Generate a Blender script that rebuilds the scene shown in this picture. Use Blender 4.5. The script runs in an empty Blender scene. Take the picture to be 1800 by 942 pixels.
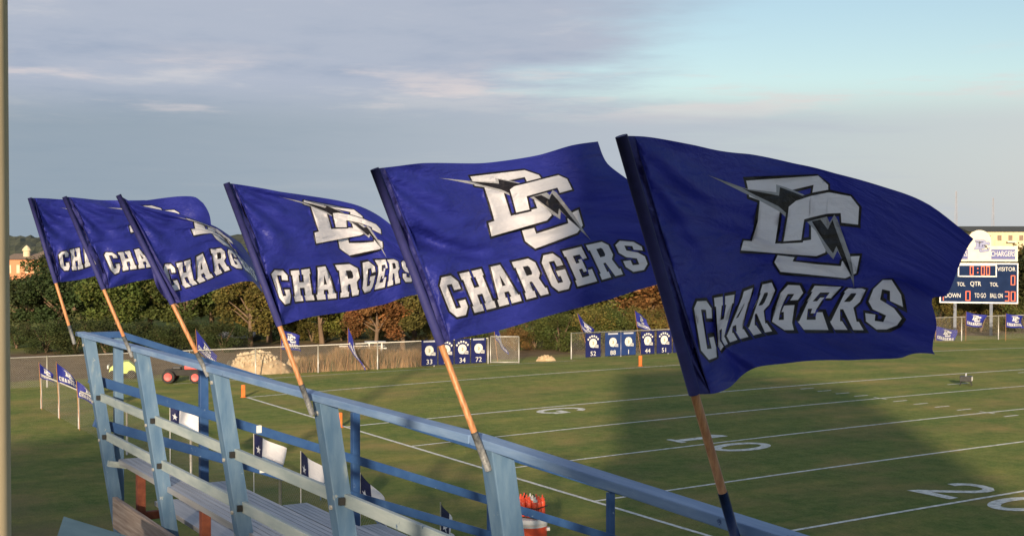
import bpy, bmesh, math, random
import numpy as np
from mathutils import Vector, Matrix, noise
from mathutils.geometry import delaunay_2d_cdt

# ------------------------------------------------------------------ camera, sky, sun, exposure
scene = bpy.context.scene
COL = scene.collection
CAM = Vector((37.60, -16.15, 5.633))          # eye position: on the walkway in front of the press box
YAW, PITCH, FOCAL = 2.6093, 0.0175, 2307.3      # focal length in pixels of an 1800 px wide frame
cam_data = bpy.data.cameras.new("camera")
cam_data.sensor_width = 36.0
cam_data.lens = FOCAL / 1800.0 * 36.0
cam_data.clip_start = 0.05
cam_data.clip_end = 6000.0
cam = bpy.data.objects.new("camera", cam_data)
COL.objects.link(cam)
FW = Vector((math.cos(YAW) * math.cos(PITCH), math.sin(YAW) * math.cos(PITCH), -math.sin(PITCH)))
RT = Vector((math.sin(YAW), -math.cos(YAW), 0.0))
UP = RT.cross(FW)
cam.matrix_world = Matrix(((RT.x, UP.x, -FW.x, CAM.x), (RT.y, UP.y, -FW.y, CAM.y), (RT.z, UP.z, -FW.z, CAM.z), (0, 0, 0, 1)))
scene.camera = cam

SUN_EL = math.radians(12.0)
SUN_AZ = Vector((0.815, -0.579))               # horizontal direction towards the sun
sun_dir = Vector((SUN_AZ.x * math.cos(SUN_EL), SUN_AZ.y * math.cos(SUN_EL), math.sin(SUN_EL))).normalized()
sun_data = bpy.data.lights.new("sun", 'SUN')
sun_data.energy = 3.3
sun_data.angle = math.radians(1.3)
sun_data.color = (1.0, 0.80, 0.57)
sun = bpy.data.objects.new("sun", sun_data)
sun.rotation_euler = sun_dir.to_track_quat('Z', 'Y').to_euler()
COL.objects.link(sun)

scene.view_settings.view_transform = 'Standard'
scene.view_settings.look = 'None'
scene.view_settings.gamma = 1.0
scene.view_settings.exposure = 1.15

world = bpy.data.worlds.new("World")
scene.world = world
world.use_nodes = True
wn, wl = world.node_tree.nodes, world.node_tree.links
wn.clear()
SKY_STRENGTH = 0.10

def W(kind, **kw):
    n = wn.new(kind)
    for k, v in kw.items():
        setattr(n, k, v)
    return n

def wmath(op, a, b=None, c=None, clamp=False):
    n = wn.new('ShaderNodeMath'); n.operation = op; n.use_clamp = clamp
    for i, s in enumerate((a, b, c)):
        if s is None: continue
        if isinstance(s, (int, float)): n.inputs[i].default_value = s
        else: wl.new(s, n.inputs[i])
    return n.outputs[0]

def wramp(fac, stops):
    n = wn.new('ShaderNodeValToRGB')
    e = n.color_ramp.elements
    while len(e) < len(stops): e.new(0.5)
    for i, (p, c) in enumerate(stops):
        e[i].position = p; e[i].color = c if len(c) == 4 else (*c, 1)
    n.color_ramp.interpolation = 'EASE'
    wl.new(fac, n.inputs[0])
    return n.outputs[0]

def wmix(f, a, b):
    n = wn.new('ShaderNodeMix'); n.data_type = 'RGBA'
    if isinstance(f, (int, float)): n.inputs[0].default_value = f
    else: wl.new(f, n.inputs[0])
    for i, s in ((6, a), (7, b)):
        if isinstance(s, tuple): n.inputs[i].default_value = (*s, 1)
        else: wl.new(s, n.inputs[i])
    return n.outputs[2]

sky = W('ShaderNodeTexSky', sky_type='NISHITA')
sky.sun_disc = False
sky.sun_elevation = SUN_EL
sky.sun_rotation = math.atan2(SUN_AZ.x, SUN_AZ.y)
sky.altitude = 150
sky.air_density = 1.0
sky.dust_density = 1.2
sky.ozone_density = 1.0
tc = W('ShaderNodeTexCoord')
sep = W('ShaderNodeSeparateXYZ'); wl.new(tc.outputs['Generated'], sep.inputs[0])
dx, dy, dz = sep.outputs
zz = wmath('ADD', wmath('MAXIMUM', dz, 0.0), 0.035)
comb = W('ShaderNodeCombineXYZ')
wl.new(wmath('DIVIDE', dx, zz), comb.inputs[0]); wl.new(wmath('DIVIDE', dy, zz), comb.inputs[1])
# large cloud sheet, seen in perspective as it recedes
mp = W('ShaderNodeMapping'); wl.new(comb.outputs[0], mp.inputs[0])
mp.inputs['Location'].default_value = (0.3, 1.7, 0.0)
mp.inputs['Scale'].default_value = (0.16, 0.16, 1)
n1 = W('ShaderNodeTexNoise'); wl.new(mp.outputs[0], n1.inputs[0])
n1.inputs['Scale'].default_value = 1.0; n1.inputs['Detail'].default_value = 9; n1.inputs['Roughness'].default_value = 0.58
n1.inputs['Distortion'].default_value = 0.25
# broad bank: which side of the sky is overcast (heavier towards the north-west side, clearing to the east)
bank = wmath('ADD', wmath('MULTIPLY', dx, -0.75), wmath('MULTIPLY', dy, -0.66))
dens = wmath('ADD', wmath('MULTIPLY_ADD', n1.outputs[0], 1.5, -0.72), wmath('MULTIPLY_ADD', bank, 0.9, 0.05))
cover = wramp(dens, [(0.14, (0, 0, 0)), (0.36, (1, 1, 1))])
# finer texture inside the cloud, with sunlit pinkish edges
mp2 = W('ShaderNodeMapping'); wl.new(comb.outputs[0], mp2.inputs[0])
mp2.inputs['Location'].default_value = (0.35, 0.9, 0.0)
mp2.inputs['Scale'].default_value = (0.75, 0.75, 1)
n2 = W('ShaderNodeTexNoise'); wl.new(mp2.outputs[0], n2.inputs[0])
n2.inputs['Scale'].default_value = 1.0; n2.inputs['Detail'].default_value = 7; n2.inputs['Roughness'].default_value = 0.6
K = 1.0 / SKY_STRENGTH
cloud_col = wramp(n2.outputs[0], [(0.28, (.155, .185, .24)), (0.52, (.20, .222, .268)), (0.68, (.262, .268, .292)), (0.82, (.38, .345, .335))])
cs = W('ShaderNodeVectorMath', operation='SCALE'); wl.new(cloud_col, cs.inputs[0]); cs.inputs['Scale'].default_value = K
# far haze bank hugging the horizon
haze_f = wramp(dz, [(0.0, (1, 1, 1)), (0.085, (.92, .92, .92)), (0.125, (0, 0, 0))])
lr = wmath('MULTIPLY_ADD', bank, 0.8, 0.5, clamp=True)
haze_c = wramp(lr, [(0.30, (.29, .295, .30)), (0.62, (.225, .247, .272)), (1.0, (.128, .162, .192))])
hs = W('ShaderNodeVectorMath', operation='SCALE'); wl.new(haze_c, hs.inputs[0]); hs.inputs['Scale'].default_value = K
skyb = W('ShaderNodeVectorMath', operation='SCALE'); wl.new(sky.outputs[0], skyb.inputs[0]); skyb.inputs['Scale'].default_value = 0.64
c1 = wmix(cover, skyb.outputs[0], cs.outputs[0])
c2 = wmix(wmath('MULTIPLY', haze_f, 0.9), c1, hs.outputs[0])
# thin sunlit streaks along the lower edge of the cloud sheet
mp3 = W('ShaderNodeMapping'); wl.new(tc.outputs['Generated'], mp3.inputs[0])
mp3.inputs['Scale'].default_value = (5.0, 5.0, 42.0); mp3.inputs['Location'].default_value = (1.3, 2.2, 0.0)
n3 = W('ShaderNodeTexNoise'); wl.new(mp3.outputs[0], n3.inputs[0])
n3.inputs['Scale'].default_value = 1.0; n3.inputs['Detail'].default_value = 6; n3.inputs['Roughness'].default_value = 0.62
band = wramp(dz, [(0.085, (0, 0, 0)), (0.112, (1, 1, 1)), (0.155, (0, 0, 0))])
streak = wmath('MULTIPLY', wramp(n3.outputs[0], [(0.50, (0, 0, 0)), (0.66, (1, 1, 1))]), band)
c2 = wmix(wmath('MULTIPLY', streak, 0.75), c2, (.34 * K, .305 * K, .30 * K))
bg = W('ShaderNodeBackground'); wl.new(c2, bg.inputs[0]); bg.inputs[1].default_value = SKY_STRENGTH
wo = W('ShaderNodeOutputWorld'); wl.new(bg.outputs[0], wo.inputs[0])

# ------------------------------------------------------------------ helpers
rnd = random.Random(7)

def at(px, py, z):
    """world point seen at (px, py) of the 1800 x 942 photograph, z metres in front of the eye"""
    return CAM + FW * z + RT * ((px - 900) / FOCAL * z) + UP * ((471 - py) / FOCAL * z)

W_FIELD = 48.77
def crown(x, y):
    """the pitch is crowned for drainage"""
    if 0 < y < W_FIELD:
        f = min(1.0, max(0.0, (x + 18.0) / 8.0)); f = f * f * (3 - 2 * f)
        return 0.28 * f * (1 - ((y - W_FIELD / 2) / (W_FIELD / 2)) ** 2)
    return 0.0

def ground_at(px, py):
    z = 40.0
    p = None
    lo, hi = 5.0, 400.0
    for _ in range(60):
        m = (lo + hi) / 2; p = at(px, py, m)
        if p.z > crown(p.x, p.y): lo = m
        else: hi = m
    return at(px, py, lo)

MATS = {}
def mat(name, c1, c2=None, scale=8.0, rough=0.7, bump=0.0, metal=0.0, stretch=(1, 1, 1), detail=5, c3=None, spec=0.5, coords='Object', lo=0.35, hi=0.65, bscale=None):
    if name in MATS: return MATS[name]
    m = bpy.data.materials.new(name); m.use_nodes = True
    nt = m.node_tree; b = nt.nodes['Principled BSDF']
    b.inputs['Roughness'].default_value = rough
    b.inputs['Metallic'].default_value = metal
    b.inputs['Specular IOR Level'].default_value = spec
    b.inputs['Base Color'].default_value = (*c1, 1)
    if c2 is not None:
        t = nt.nodes.new('ShaderNodeTexCoord'); mp = nt.nodes.new('ShaderNodeMapping')
        nt.links.new(t.outputs[coords], mp.inputs[0]); mp.inputs['Scale'].default_value = stretch
        n = nt.nodes.new('ShaderNodeTexNoise'); nt.links.new(mp.outputs[0], n.inputs[0])
        n.inputs['Scale'].default_value = scale; n.inputs['Detail'].default_value = detail; n.inputs['Roughness'].default_value = 0.6
        r = nt.nodes.new('ShaderNodeValToRGB'); nt.links.new(n.outputs[0], r.inputs[0])
        e = r.color_ramp.elements
        e[0].position = lo; e[0].color = (*c1, 1); e[1].position = hi; e[1].color = (*c2, 1)
        if c3 is not None:
            q = e.new(min(0.99, hi + 0.1)); q.color = (*c3, 1)
        nt.links.new(r.outputs[0], b.inputs['Base Color'])
        if bump:
            bp = nt.nodes.new('ShaderNodeBump'); bp.inputs['Strength'].default_value = bump; bp.inputs['Distance'].default_value = 0.02
            src = n.outputs[0]
            if bscale:
                n3 = nt.nodes.new('ShaderNodeTexNoise'); nt.links.new(mp.outputs[0], n3.inputs[0]); n3.inputs['Scale'].default_value = bscale; n3.inputs['Detail'].default_value = 4
                src = n3.outputs[0]
            nt.links.new(src, bp.inputs['Height']); nt.links.new(bp.outputs[0], b.inputs['Normal'])
    MATS[name] = m
    return m

def link(name, me, parent=None):
    o = bpy.data.objects.new(name, me); COL.objects.link(o)
    if parent is not None: o.parent = parent
    return o

def thing(name, label, cat, loc=(0, 0, 0), rz=0.0, group=None):
    o = bpy.data.objects.new(name, None); COL.objects.link(o)
    o.location = loc; o.rotation_euler = (0, 0, rz); o.empty_display_size = 0.2
    return tag(o, label, cat, group)

def tag(o, label, cat, group=None):
    o['label'] = label; o['category'] = cat
    if group: o['group'] = group
    return o

class MB:
    """collects shapes, then becomes one mesh object"""
    def __init__(s): s.v = []; s.f = []
    def add(s, verts, faces):
        n = len(s.v); s.v += [tuple(p) for p in verts]; s.f += [tuple(i + n for i in f) for f in faces]; return s
    def box(s, x0, x1, y0, y1, z0, z1):
        return s.add([(x0, y0, z0), (x1, y0, z0), (x1, y1, z0), (x0, y1, z0), (x0, y0, z1), (x1, y0, z1), (x1, y1, z1), (x0, y1, z1)],
                     [(0, 3, 2, 1), (4, 5, 6, 7), (0, 1, 5, 4), (1, 2, 6, 5), (2, 3, 7, 6), (3, 0, 4, 7)])
    def bar(s, a, b, w, h, up=(0, 0, 1)):
        """rectangular bar from a to b, w across, h along up"""
        a, b = Vector(a), Vector(b); d = (b - a).normalized(); up = Vector(up)
        r = d.cross(up).normalized(); u = r.cross(d).normalized()
        vs = []
        for p in (a, b):
            for i, j in ((-1, -1), (1, -1), (1, 1), (-1, 1)): vs.append(p + r * (i * w / 2) + u * (j * h / 2))
        return s.add(vs, [(0, 1, 2, 3), (7, 6, 5, 4), (0, 4, 5, 1), (1, 5, 6, 2), (2, 6, 7, 3), (3, 7, 4, 0)])
    def tube(s, pts, r, n=8, r2=None):
        pts = [Vector(p) for p in pts]; k = len(pts); rings = []
        ref = Vector((0, 0, 1)) if abs((pts[-1] - pts[0]).normalized().z) < 0.9 else Vector((1, 0, 0))
        for i, p in enumerate(pts):
            d = (pts[min(i + 1, k - 1)] - pts[max(i - 1, 0)]).normalized()
            a = d.cross(ref).normalized(); b = d.cross(a).normalized()
            rr = r if r2 is None else r + (r2 - r) * i / max(1, k - 1)
            rings.append([p + a * (rr * math.cos(2 * math.pi * j / n)) + b * (rr * math.sin(2 * math.pi * j / n)) for j in range(n)])
        vs = [q for ring in rings for q in ring]; fs = []
        for i in range(k - 1):
            for j in range(n): fs.append((i * n + j, i * n + (j + 1) % n, (i + 1) * n + (j + 1) % n, (i + 1) * n + j))
        fs.append(tuple(range(n))); fs.append(tuple(reversed(range((k - 1) * n, k * n))))
        return s.add(vs, fs)
    def lathe(s, prof, n=20, c=(0, 0, 0)):
        vs = []; fs = []; k = len(prof)
        for r, z in prof:
            for j in range(n): vs.append((c[0] + r * math.cos(2 * math.pi * j / n), c[1] + r * math.sin(2 * math.pi * j / n), c[2] + z))
        for i in range(k - 1):
            for j in range(n): fs.append((i * n + j, i * n + (j + 1) % n, (i + 1) * n + (j + 1) % n, (i + 1) * n + j))
        fs.append(tuple(reversed(range(n)))); fs.append(tuple(range((k - 1) * n, k * n)))
        return s.add(vs, fs)
    def mesh(s, name, m, smooth=False, bevel=0.0):
        me = bpy.data.meshes.new(name); me.from_pydata(s.v, [], s.f); me.materials.append(m)
        if bevel:
            bm = bmesh.new(); bm.from_mesh(me)
            bmesh.ops.bevel(bm, geom=[e for e in bm.edges], offset=bevel, segments=2, affect='EDGES', profile=0.6)
            bm.to_mesh(me); bm.free()
        me.validate(); me.update()
        if smooth:
            for p in me.polygons: p.use_smooth = True
        return me
    def build(s, name, m, parent=None, smooth=False, bevel=0.0):
        return link(name, s.mesh(name, m, smooth, bevel), parent)

def polys_mesh(name, polys, m, depth=0.0, fn=None):
    """flat filled polygons given as lists of (x, y); holes allowed as (outer, [holes])"""
    vs, es, items = [], [], []
    def push(p):
        n = len(vs); vs.extend([Vector(q) for q in p]); es.extend([(n + i, n + (i + 1) % len(p)) for i in range(len(p))])
    for it in polys:
        o, hs = it if isinstance(it, tuple) else (it, [])
        push(o); [push(h) for h in hs]; items.append((o, hs))
    ov, oe, of, *_ = delaunay_2d_cdt(vs, es, [], 0, 1e-5)
    P = np.array([(v.x, v.y) for v in ov]); keep = []
    if len(of):
        cen = np.array([P[list(f)].mean(0) for f in of])
        ins = np.zeros(len(of), bool)
        for o, hs in items:
            a = inside(cen, o)
            for h in hs: a &= ~inside(cen, h)
            ins |= a
        keep = [tuple(f) for f, k in zip(of, ins) if k]
    me = bpy.data.meshes.new(name)
    V3 = [fn(p[0], p[1]) if fn else (p[0], p[1], 0.0) for p in P]
    me.from_pydata(V3, [], keep); me.materials.append(m); me.validate(); me.update()
    return me

def inside(P, poly):
    x, y = P[:, 0], P[:, 1]; r = np.zeros(len(P), bool); n = len(poly)
    for i in range(n):
        x1, y1 = poly[i]; x2, y2 = poly[(i + 1) % n]
        if y1 == y2: continue
        c = ((y1 > y) != (y2 > y)) & (x < (x2 - x1) * (y - y1) / (y2 - y1) + x1)
        r ^= c
    return r

def offset(poly, d):
    """grow a polygon outwards by d with mitred corners"""
    n = len(poly); A = sum(poly[i][0] * poly[(i + 1) % n][1] - poly[(i + 1) % n][0] * poly[i][1] for i in range(n))
    s = 1 if A > 0 else -1; out = []
    for i in range(n):
        p0, p1, p2 = Vector(poly[i - 1]), Vector(poly[i]), Vector(poly[(i + 1) % n])
        a, b = (p1 - p0).normalized(), (p2 - p1).normalized()
        na, nb = Vector((a.y, -a.x)) * s, Vector((b.y, -b.x)) * s
        k = 1 + na.dot(nb); q = (na + nb) / max(k, 0.45)
        out.append((p1.x + q.x * d, p1.y + q.y * d))
    return out

def text_mesh(name, body, size, m, depth=0.004):
    cu = bpy.data.curves.new(name, 'FONT'); cu.body = body; cu.size = size; cu.align_x = 'CENTER'; cu.align_y = 'CENTER'
    cu.extrude = depth; cu.resolution_u = 3
    o = bpy.data.objects.new(name, cu); COL.objects.link(o)
    bpy.context.view_layer.update()
    dg = bpy.context.evaluated_depsgraph_get()
    me = bpy.data.meshes.new_from_object(o.evaluated_get(dg))
    bpy.data.objects.remove(o); bpy.data.curves.remove(cu)
    me.materials.clear(); me.materials.append(m)
    return me

# ------------------------------------------------------------------ materials
M_white_paint = mat('field_paint', (.62, .63, .58), (.80, .80, .75), 6, 0.9)
M_faded = mat('faded_blue_paint', (.072, .148, .262), (.125, .212, .325), 5, 0.55, 0.15, stretch=(3, 3, .7), c3=(.24, .31, .36), hi=.64)
M_rail = mat('sun_bleached_blue_paint', (.125, .225, .42), (.215, .325, .51), 7, 0.5, 0.12, stretch=(.5, 3, 3), c3=(.33, .42, .52))
M_blue = mat('blue_railing_paint', (.018, .062, .19), (.035, .095, .24), 6, 0.45, 0.1, stretch=(1, 1, 1), c3=(.10, .18, .32), hi=.68)
M_board = mat('pale_green_board_paint', (.27, .34, .36), (.40, .46, .46), 5, 0.6, 0.1, stretch=(.6, 3, 3))
M_alu = mat('weathered_aluminium', (.33, .34, .37), (.47, .475, .50), 6, 0.42, 0.08, metal=0.35, stretch=(.25, 6, 6))
M_rust = mat('red_oxide_steel', (.17, .045, .025), (.27, .08, .04), 14, 0.8, 0.2)
M_wood = mat('weathered_board', (.24, .18, .15), (.40, .33, .285), 9, 0.85, 0.4, stretch=(.25, 5, 5))
M_pole = mat('varnished_dowel', (.34, .145, .055), (.52, .26, .11), 10, 0.45, 0.1, stretch=(9, 9, .8))
M_tape = mat('grey_duct_tape', (.10, .11, .12), (.24, .25, .26), 45, 0.4, 0.3)
M_bluetape = mat('navy_tape', (.012, .03, .12), (.02, .05, .17), 20, 0.4, 0.2)
M_shadedhem = mat('shaded_blue_sleeve_cloth', (.016, .018, .11), (.022, .024, .14), 30, 0.75, 0.1)  # flag blue darkened: weaker backlight through the doubled sleeve is put into the colour
M_galv = mat('galvanised_steel', (.42, .41, .38), (.55, .53, .48), 20, 0.5, 0.05, metal=0.4)
M_orange = mat('orange_pylon_vinyl', (.72, .155, .03), (.80, .22, .05), 5, 0.6)
M_black = mat('black_plastic', (.012, .012, .013), (.03, .03, .03), 9, 0.5)
M_whiteplastic = mat('white_plastic', (.62, .62, .61), (.70, .70, .68), 6, 0.45)
M_tan = mat('tan_painted_steel', (.60, .50, .33), (.68, .57, .39), 3, 0.5, 0.05)
M_teal = mat('teal_roof_paint', (.10, .20, .22), (.16, .28, .30), 3, 0.5, 0.08)
M_dirt = mat('dirt', (.20, .14, .09), (.30, .22, .15), 1.5, 0.95)

def cloth_material(name, c1, c2, trans=0.38, rough=0.5):
    m = bpy.data.materials.new(name); m.use_nodes = True; nt = m.node_tree
    b = nt.nodes['Principled BSDF']; out = nt.nodes['Material Output']
    t = nt.nodes.new('ShaderNodeTexCoord'); mp = nt.nodes.new('ShaderNodeMapping'); nt.links.new(t.outputs['UV'], mp.inputs[0])
    mp.inputs['Scale'].default_value = (3.2, 7.5, 1); mp.inputs['Rotation'].default_value = (0, 0, -.55)
    n = nt.nodes.new('ShaderNodeTexNoise'); nt.links.new(mp.outputs[0], n.inputs[0]); n.inputs['Scale'].default_value = 1.6; n.inputs['Detail'].default_value = 4; n.inputs['Distortion'].default_value = .8
    r = nt.nodes.new('ShaderNodeValToRGB'); nt.links.new(n.outputs[0], r.inputs[0])
    r.color_ramp.elements[0].position = .3; r.color_ramp.elements[0].color = (*c1, 1); r.color_ramp.elements[1].position = .7; r.color_ramp.elements[1].color = (*c2, 1)
    nt.links.new(r.outputs[0], b.inputs['Base Color']); b.inputs['Roughness'].default_value = rough
    b.inputs['Specular IOR Level'].default_value = .45
    bp = nt.nodes.new('ShaderNodeBump'); bp.inputs['Strength'].default_value = .55; bp.inputs['Distance'].default_value = .03
    n2_ = nt.nodes.new('ShaderNodeTexNoise'); nt.links.new(mp.outputs[0], n2_.inputs[0]); n2_.inputs['Scale'].default_value = 5.5; n2_.inputs['Detail'].default_value = 5; n2_.inputs['Distortion'].default_value = 1.2
    ad = nt.nodes.new('ShaderNodeMath'); ad.operation = 'MULTIPLY_ADD'; nt.links.new(n2_.outputs[0], ad.inputs[0]); ad.inputs[1].default_value = .28; nt.links.new(n.outputs[0], ad.inputs[2])
    nt.links.new(ad.outputs[0], bp.inputs['Height']); nt.links.new(bp.outputs[0], b.inputs['Normal'])
    tr = nt.nodes.new('ShaderNodeBsdfTranslucent'); nt.links.new(r.outputs[0], tr.inputs[0])
    mx = nt.nodes.new('ShaderNodeMixShader'); mx.inputs[0].default_value = trans
    nt.links.new(b.outputs[0], mx.inputs[1]); nt.links.new(tr.outputs[0], mx.inputs[2]); nt.links.new(mx.outputs[0], out.inputs[0])
    return m
F_BLUE = cloth_material('royal_blue_nylon', (.024, .033, .285), (.034, .044, .345))
F_WHITE = cloth_material('white_flag_print', (.80, .79, .84), (.86, .85, .89), .40)
F_BLACK = cloth_material('black_flag_print', (.010, .009, .014), (.014, .012, .018), .1)
F_HEM = cloth_material('shaded_blue_sleeve_fold', (.022, .024, .15), (.028, .030, .18), .12, .7)  # same blue with the dimmer backlight of the doubled hem painted in
F_GREY = cloth_material('grey_flag_print', (.33, .34, .38), (.42, .43, .46), .2)
F_PALE = cloth_material('pale_blue_flag_cloth', (.18, .30, .52), (.26, .38, .60), .3)

def patchy(m, scale, lo):
    nt = m.node_tree; b = nt.nodes['Principled BSDF']; g = nt.nodes.new('ShaderNodeNewGeometry')
    n = nt.nodes.new('ShaderNodeTexNoise'); nt.links.new(g.outputs['Position'], n.inputs[0]); n.inputs['Scale'].default_value = scale; n.inputs['Detail'].default_value = 6; n.inputs['Roughness'].default_value = .7
    r = nt.nodes.new('ShaderNodeValToRGB'); nt.links.new(n.outputs[0], r.inputs[0])
    r.color_ramp.elements[0].position = .33; r.color_ramp.elements[0].color = (lo, lo, lo, 1); r.color_ramp.elements[1].position = .56; r.color_ramp.elements[1].color = (1, 1, 1, 1)
    nt.links.new(r.outputs[0], b.inputs['Alpha'])
patchy(M_white_paint, 7.0, .5)

def chipped(m, colr, scale, thr=.66):
    """flaked paint: sharp-edged specks of another colour"""
    nt = m.node_tree; b = nt.nodes['Principled BSDF']; src = b.inputs['Base Color'].links[0].from_socket
    t = nt.nodes.new('ShaderNodeTexCoord'); n = nt.nodes.new('ShaderNodeTexNoise'); nt.links.new(t.outputs['Object'], n.inputs[0]); n.inputs['Scale'].default_value = scale; n.inputs['Detail'].default_value = 8; n.inputs['Roughness'].default_value = .72
    r = nt.nodes.new('ShaderNodeValToRGB'); nt.links.new(n.outputs[0], r.inputs[0]); r.color_ramp.elements[0].position = thr; r.color_ramp.elements[0].color = (0, 0, 0, 1); r.color_ramp.elements[1].position = thr + .02; r.color_ramp.elements[1].color = (1, 1, 1, 1)
    mx = nt.nodes.new('ShaderNodeMix'); mx.data_type = 'RGBA'; nt.links.new(r.outputs[0], mx.inputs[0]); nt.links.new(src, mx.inputs[6]); mx.inputs[7].default_value = (*colr, 1); nt.links.new(mx.outputs[2], b.inputs['Base Color'])
chipped(M_faded, (.30, .35, .37), 9, .65); chipped(M_rail, (.03, .07, .20), 11, .64); chipped(M_blue, (.22, .30, .40), 9, .66); chipped(M_board, (.10, .17, .27), 8, .64); chipped(M_alu, (.20, .20, .21), 10, .68)

# ------------------------------------------------------------------ the ground, the pitch and its markings
def ground_material():
    m = bpy.data.materials.new('turf'); m.use_nodes = True; nt = m.node_tree; L = nt.links; b = nt.nodes['Principled BSDF']
    b.inputs['Roughness'].default_value = .95; b.inputs['Specular IOR Level'].default_value = .15
    g = nt.nodes.new('ShaderNodeNewGeometry')
    def N(scale, det=5, rough=.6, stretch=(1, 1, 1)):
        mp = nt.nodes.new('ShaderNodeMapping'); L.new(g.outputs['Position'], mp.inputs[0]); mp.inputs['Scale'].default_value = stretch
        n = nt.nodes.new('ShaderNodeTexNoise'); L.new(mp.outputs[0], n.inputs[0]); n.inputs['Scale'].default_value = scale; n.inputs['Detail'].default_value = det; n.inputs['Roughness'].default_value = rough
        return n.outputs[0]
    def ramp(f, stops):
        r = nt.nodes.new('ShaderNodeValToRGB'); L.new(f, r.inputs[0]); e = r.color_ramp.elements
        while len(e) < len(stops): e.new(.5)
        for i, (p, c) in enumerate(stops): e[i].position = p; e[i].color = (*c, 1)
        return r.outputs[0]
    def mix(f, a, c, typ='MIX'):
        n = nt.nodes.new('ShaderNodeMix'); n.data_type = 'RGBA'; n.blend_type = typ
        if isinstance(f, float): n.inputs[0].default_value = f
        else: L.new(f, n.inputs[0])
        for i, s in ((6, a), (7, c)):
            if isinstance(s, tuple): n.inputs[i].default_value = (*s, 1)
            else: L.new(s, n.inputs[i])
        return n.outputs[2]
    def math_(op, a, c=None, clamp=False):
        n = nt.nodes.new('ShaderNodeMath'); n.operation = op; n.use_clamp = clamp
        for i, s in enumerate((a, c)):
            if s is None: continue
            if isinstance(s, (int, float)): n.inputs[i].default_value = s
            else: L.new(s, n.inputs[i])
        return n.outputs[0]
    grass = ramp(N(.22, 8), [(.34, (.095, .17, .040)), (.5, (.165, .212, .055)), (.68, (.335, .29, .088))])
    grass = mix(.55, grass, ramp(N(3.0, 6, .75), [(.35, (.09, .155, .035)), (.65, (.28, .28, .09))]))
    worn = ramp(N(.35, 7, .65), [(.47, (0, 0, 0)), (.66, (1, 1, 1))])
    grass = mix(math_('MULTIPLY', worn, .55), grass, (.36, .26, .115))
    band_ = ramp(N(1.0, 3, .5, (.9, .06, 1)), [(.40, (.86, .9, .86)), (.62, (1.12, 1.06, 1.0))])
    grass = mix(1.0, grass, band_, 'MULTIPLY')
    fine = ramp(N(22, 4, .8), [(.3, (.62, .66, .6)), (.7, (1.35, 1.32, 1.3))])
    grass = mix(.8, grass, fine, 'MULTIPLY')
    dirt = ramp(N(.8, 8, .7), [(.3, (.10, .072, .043)), (.7, (.20, .145, .09))])
    sp = nt.nodes.new('ShaderNodeSeparateXYZ'); L.new(g.outputs['Position'], sp.inputs[0]); X, Yc, Z = sp.outputs
    wob = math_('MULTIPLY', math_('SUBTRACT', N(.25, 4), .5), 9.0)
    # dirt track behind the end of the pitch
    e1 = math_('MULTIPLY', math_('SUBTRACT', -17.5, math_('ADD', X, wob)), .6, True)
    e1 = math_('MULTIPLY', e1, math_('MULTIPLY', math_('ADD', 38.0, X), .2, True), True)
    # trodden earth behind and under the stand
    e2 = math_('MULTIPLY', math_('SUBTRACT', -9.0, math_('ADD', Yc, wob)), .35, True)
    e2 = math_('MULTIPLY', e2, math_('MULTIPLY', math_('ADD', X, 8.0), .15, True), True)
    patch = ramp(N(.5, 6, .7), [(.38, (0, 0, 0)), (.58, (1, 1, 1))])
    e2 = math_('MULTIPLY', e2, patch)
    col = mix(e1, grass, dirt); col = mix(math_('MULTIPLY', e2, .85), col, (.20, .145, .095))
    L.new(col, b.inputs['Base Color'])
    bp = nt.nodes.new('ShaderNodeBump'); bp.inputs['Strength'].default_value = 1.0; bp.inputs['Distance'].default_value = .07
    L.new(N(16, 5, .75), bp.inputs['Height']); L.new(bp.outputs[0], b.inputs['Normal'])
    return m

def make_ground():
    xs = [-3000, -900, -300, -120, -60, -40] + [-30 + 1.5 * i for i in range(0, 60)] + [62, 75, 100, 140, 300, 900, 3000]
    ys = [-3000, -900, -300, -120, -60, -30, -20, -12, -6, -3] + [W_FIELD * i / 48 for i in range(49)] + [52, 58, 70, 90, 130, 300, 900, 3000]
    v = [(x, y, crown(x, y)) for y in ys for x in xs]; n = len(xs)
    f = [(j * n + i, j * n + i + 1, (j + 1) * n + i + 1, (j + 1) * n + i) for j in range(len(ys) - 1) for i in range(n - 1)]
    me = bpy.data.meshes.new('ground'); me.from_pydata(v, [], f); me.materials.append(ground_material()); me.update()
    for p in me.polygons: p.use_smooth = True
    o = link('ground', me); o['kind'] = 'structure'
make_ground()

YD = 0.9144
def strip(name, a, b, w=0.1):
    a, b = Vector(a), Vector(b); d = (b - a); n = max(2, int(d.length / 0.9)); d.normalize(); s = Vector((-d.y, d.x)) * w / 2
    mb = MB(); vs = []; fs = []
    for i in range(n + 1):
        p = a.lerp(b, i / n)
        for q in (p - s, p + s): vs.append((q.x, q.y, crown(q.x, q.y) + 0.006))
    for i in range(n): fs.append((2 * i, 2 * i + 2, 2 * i + 3, 2 * i + 1))
    mb.add(vs, fs); o = mb.build(name, M_white_paint); o['kind'] = 'structure'; return o

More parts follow.
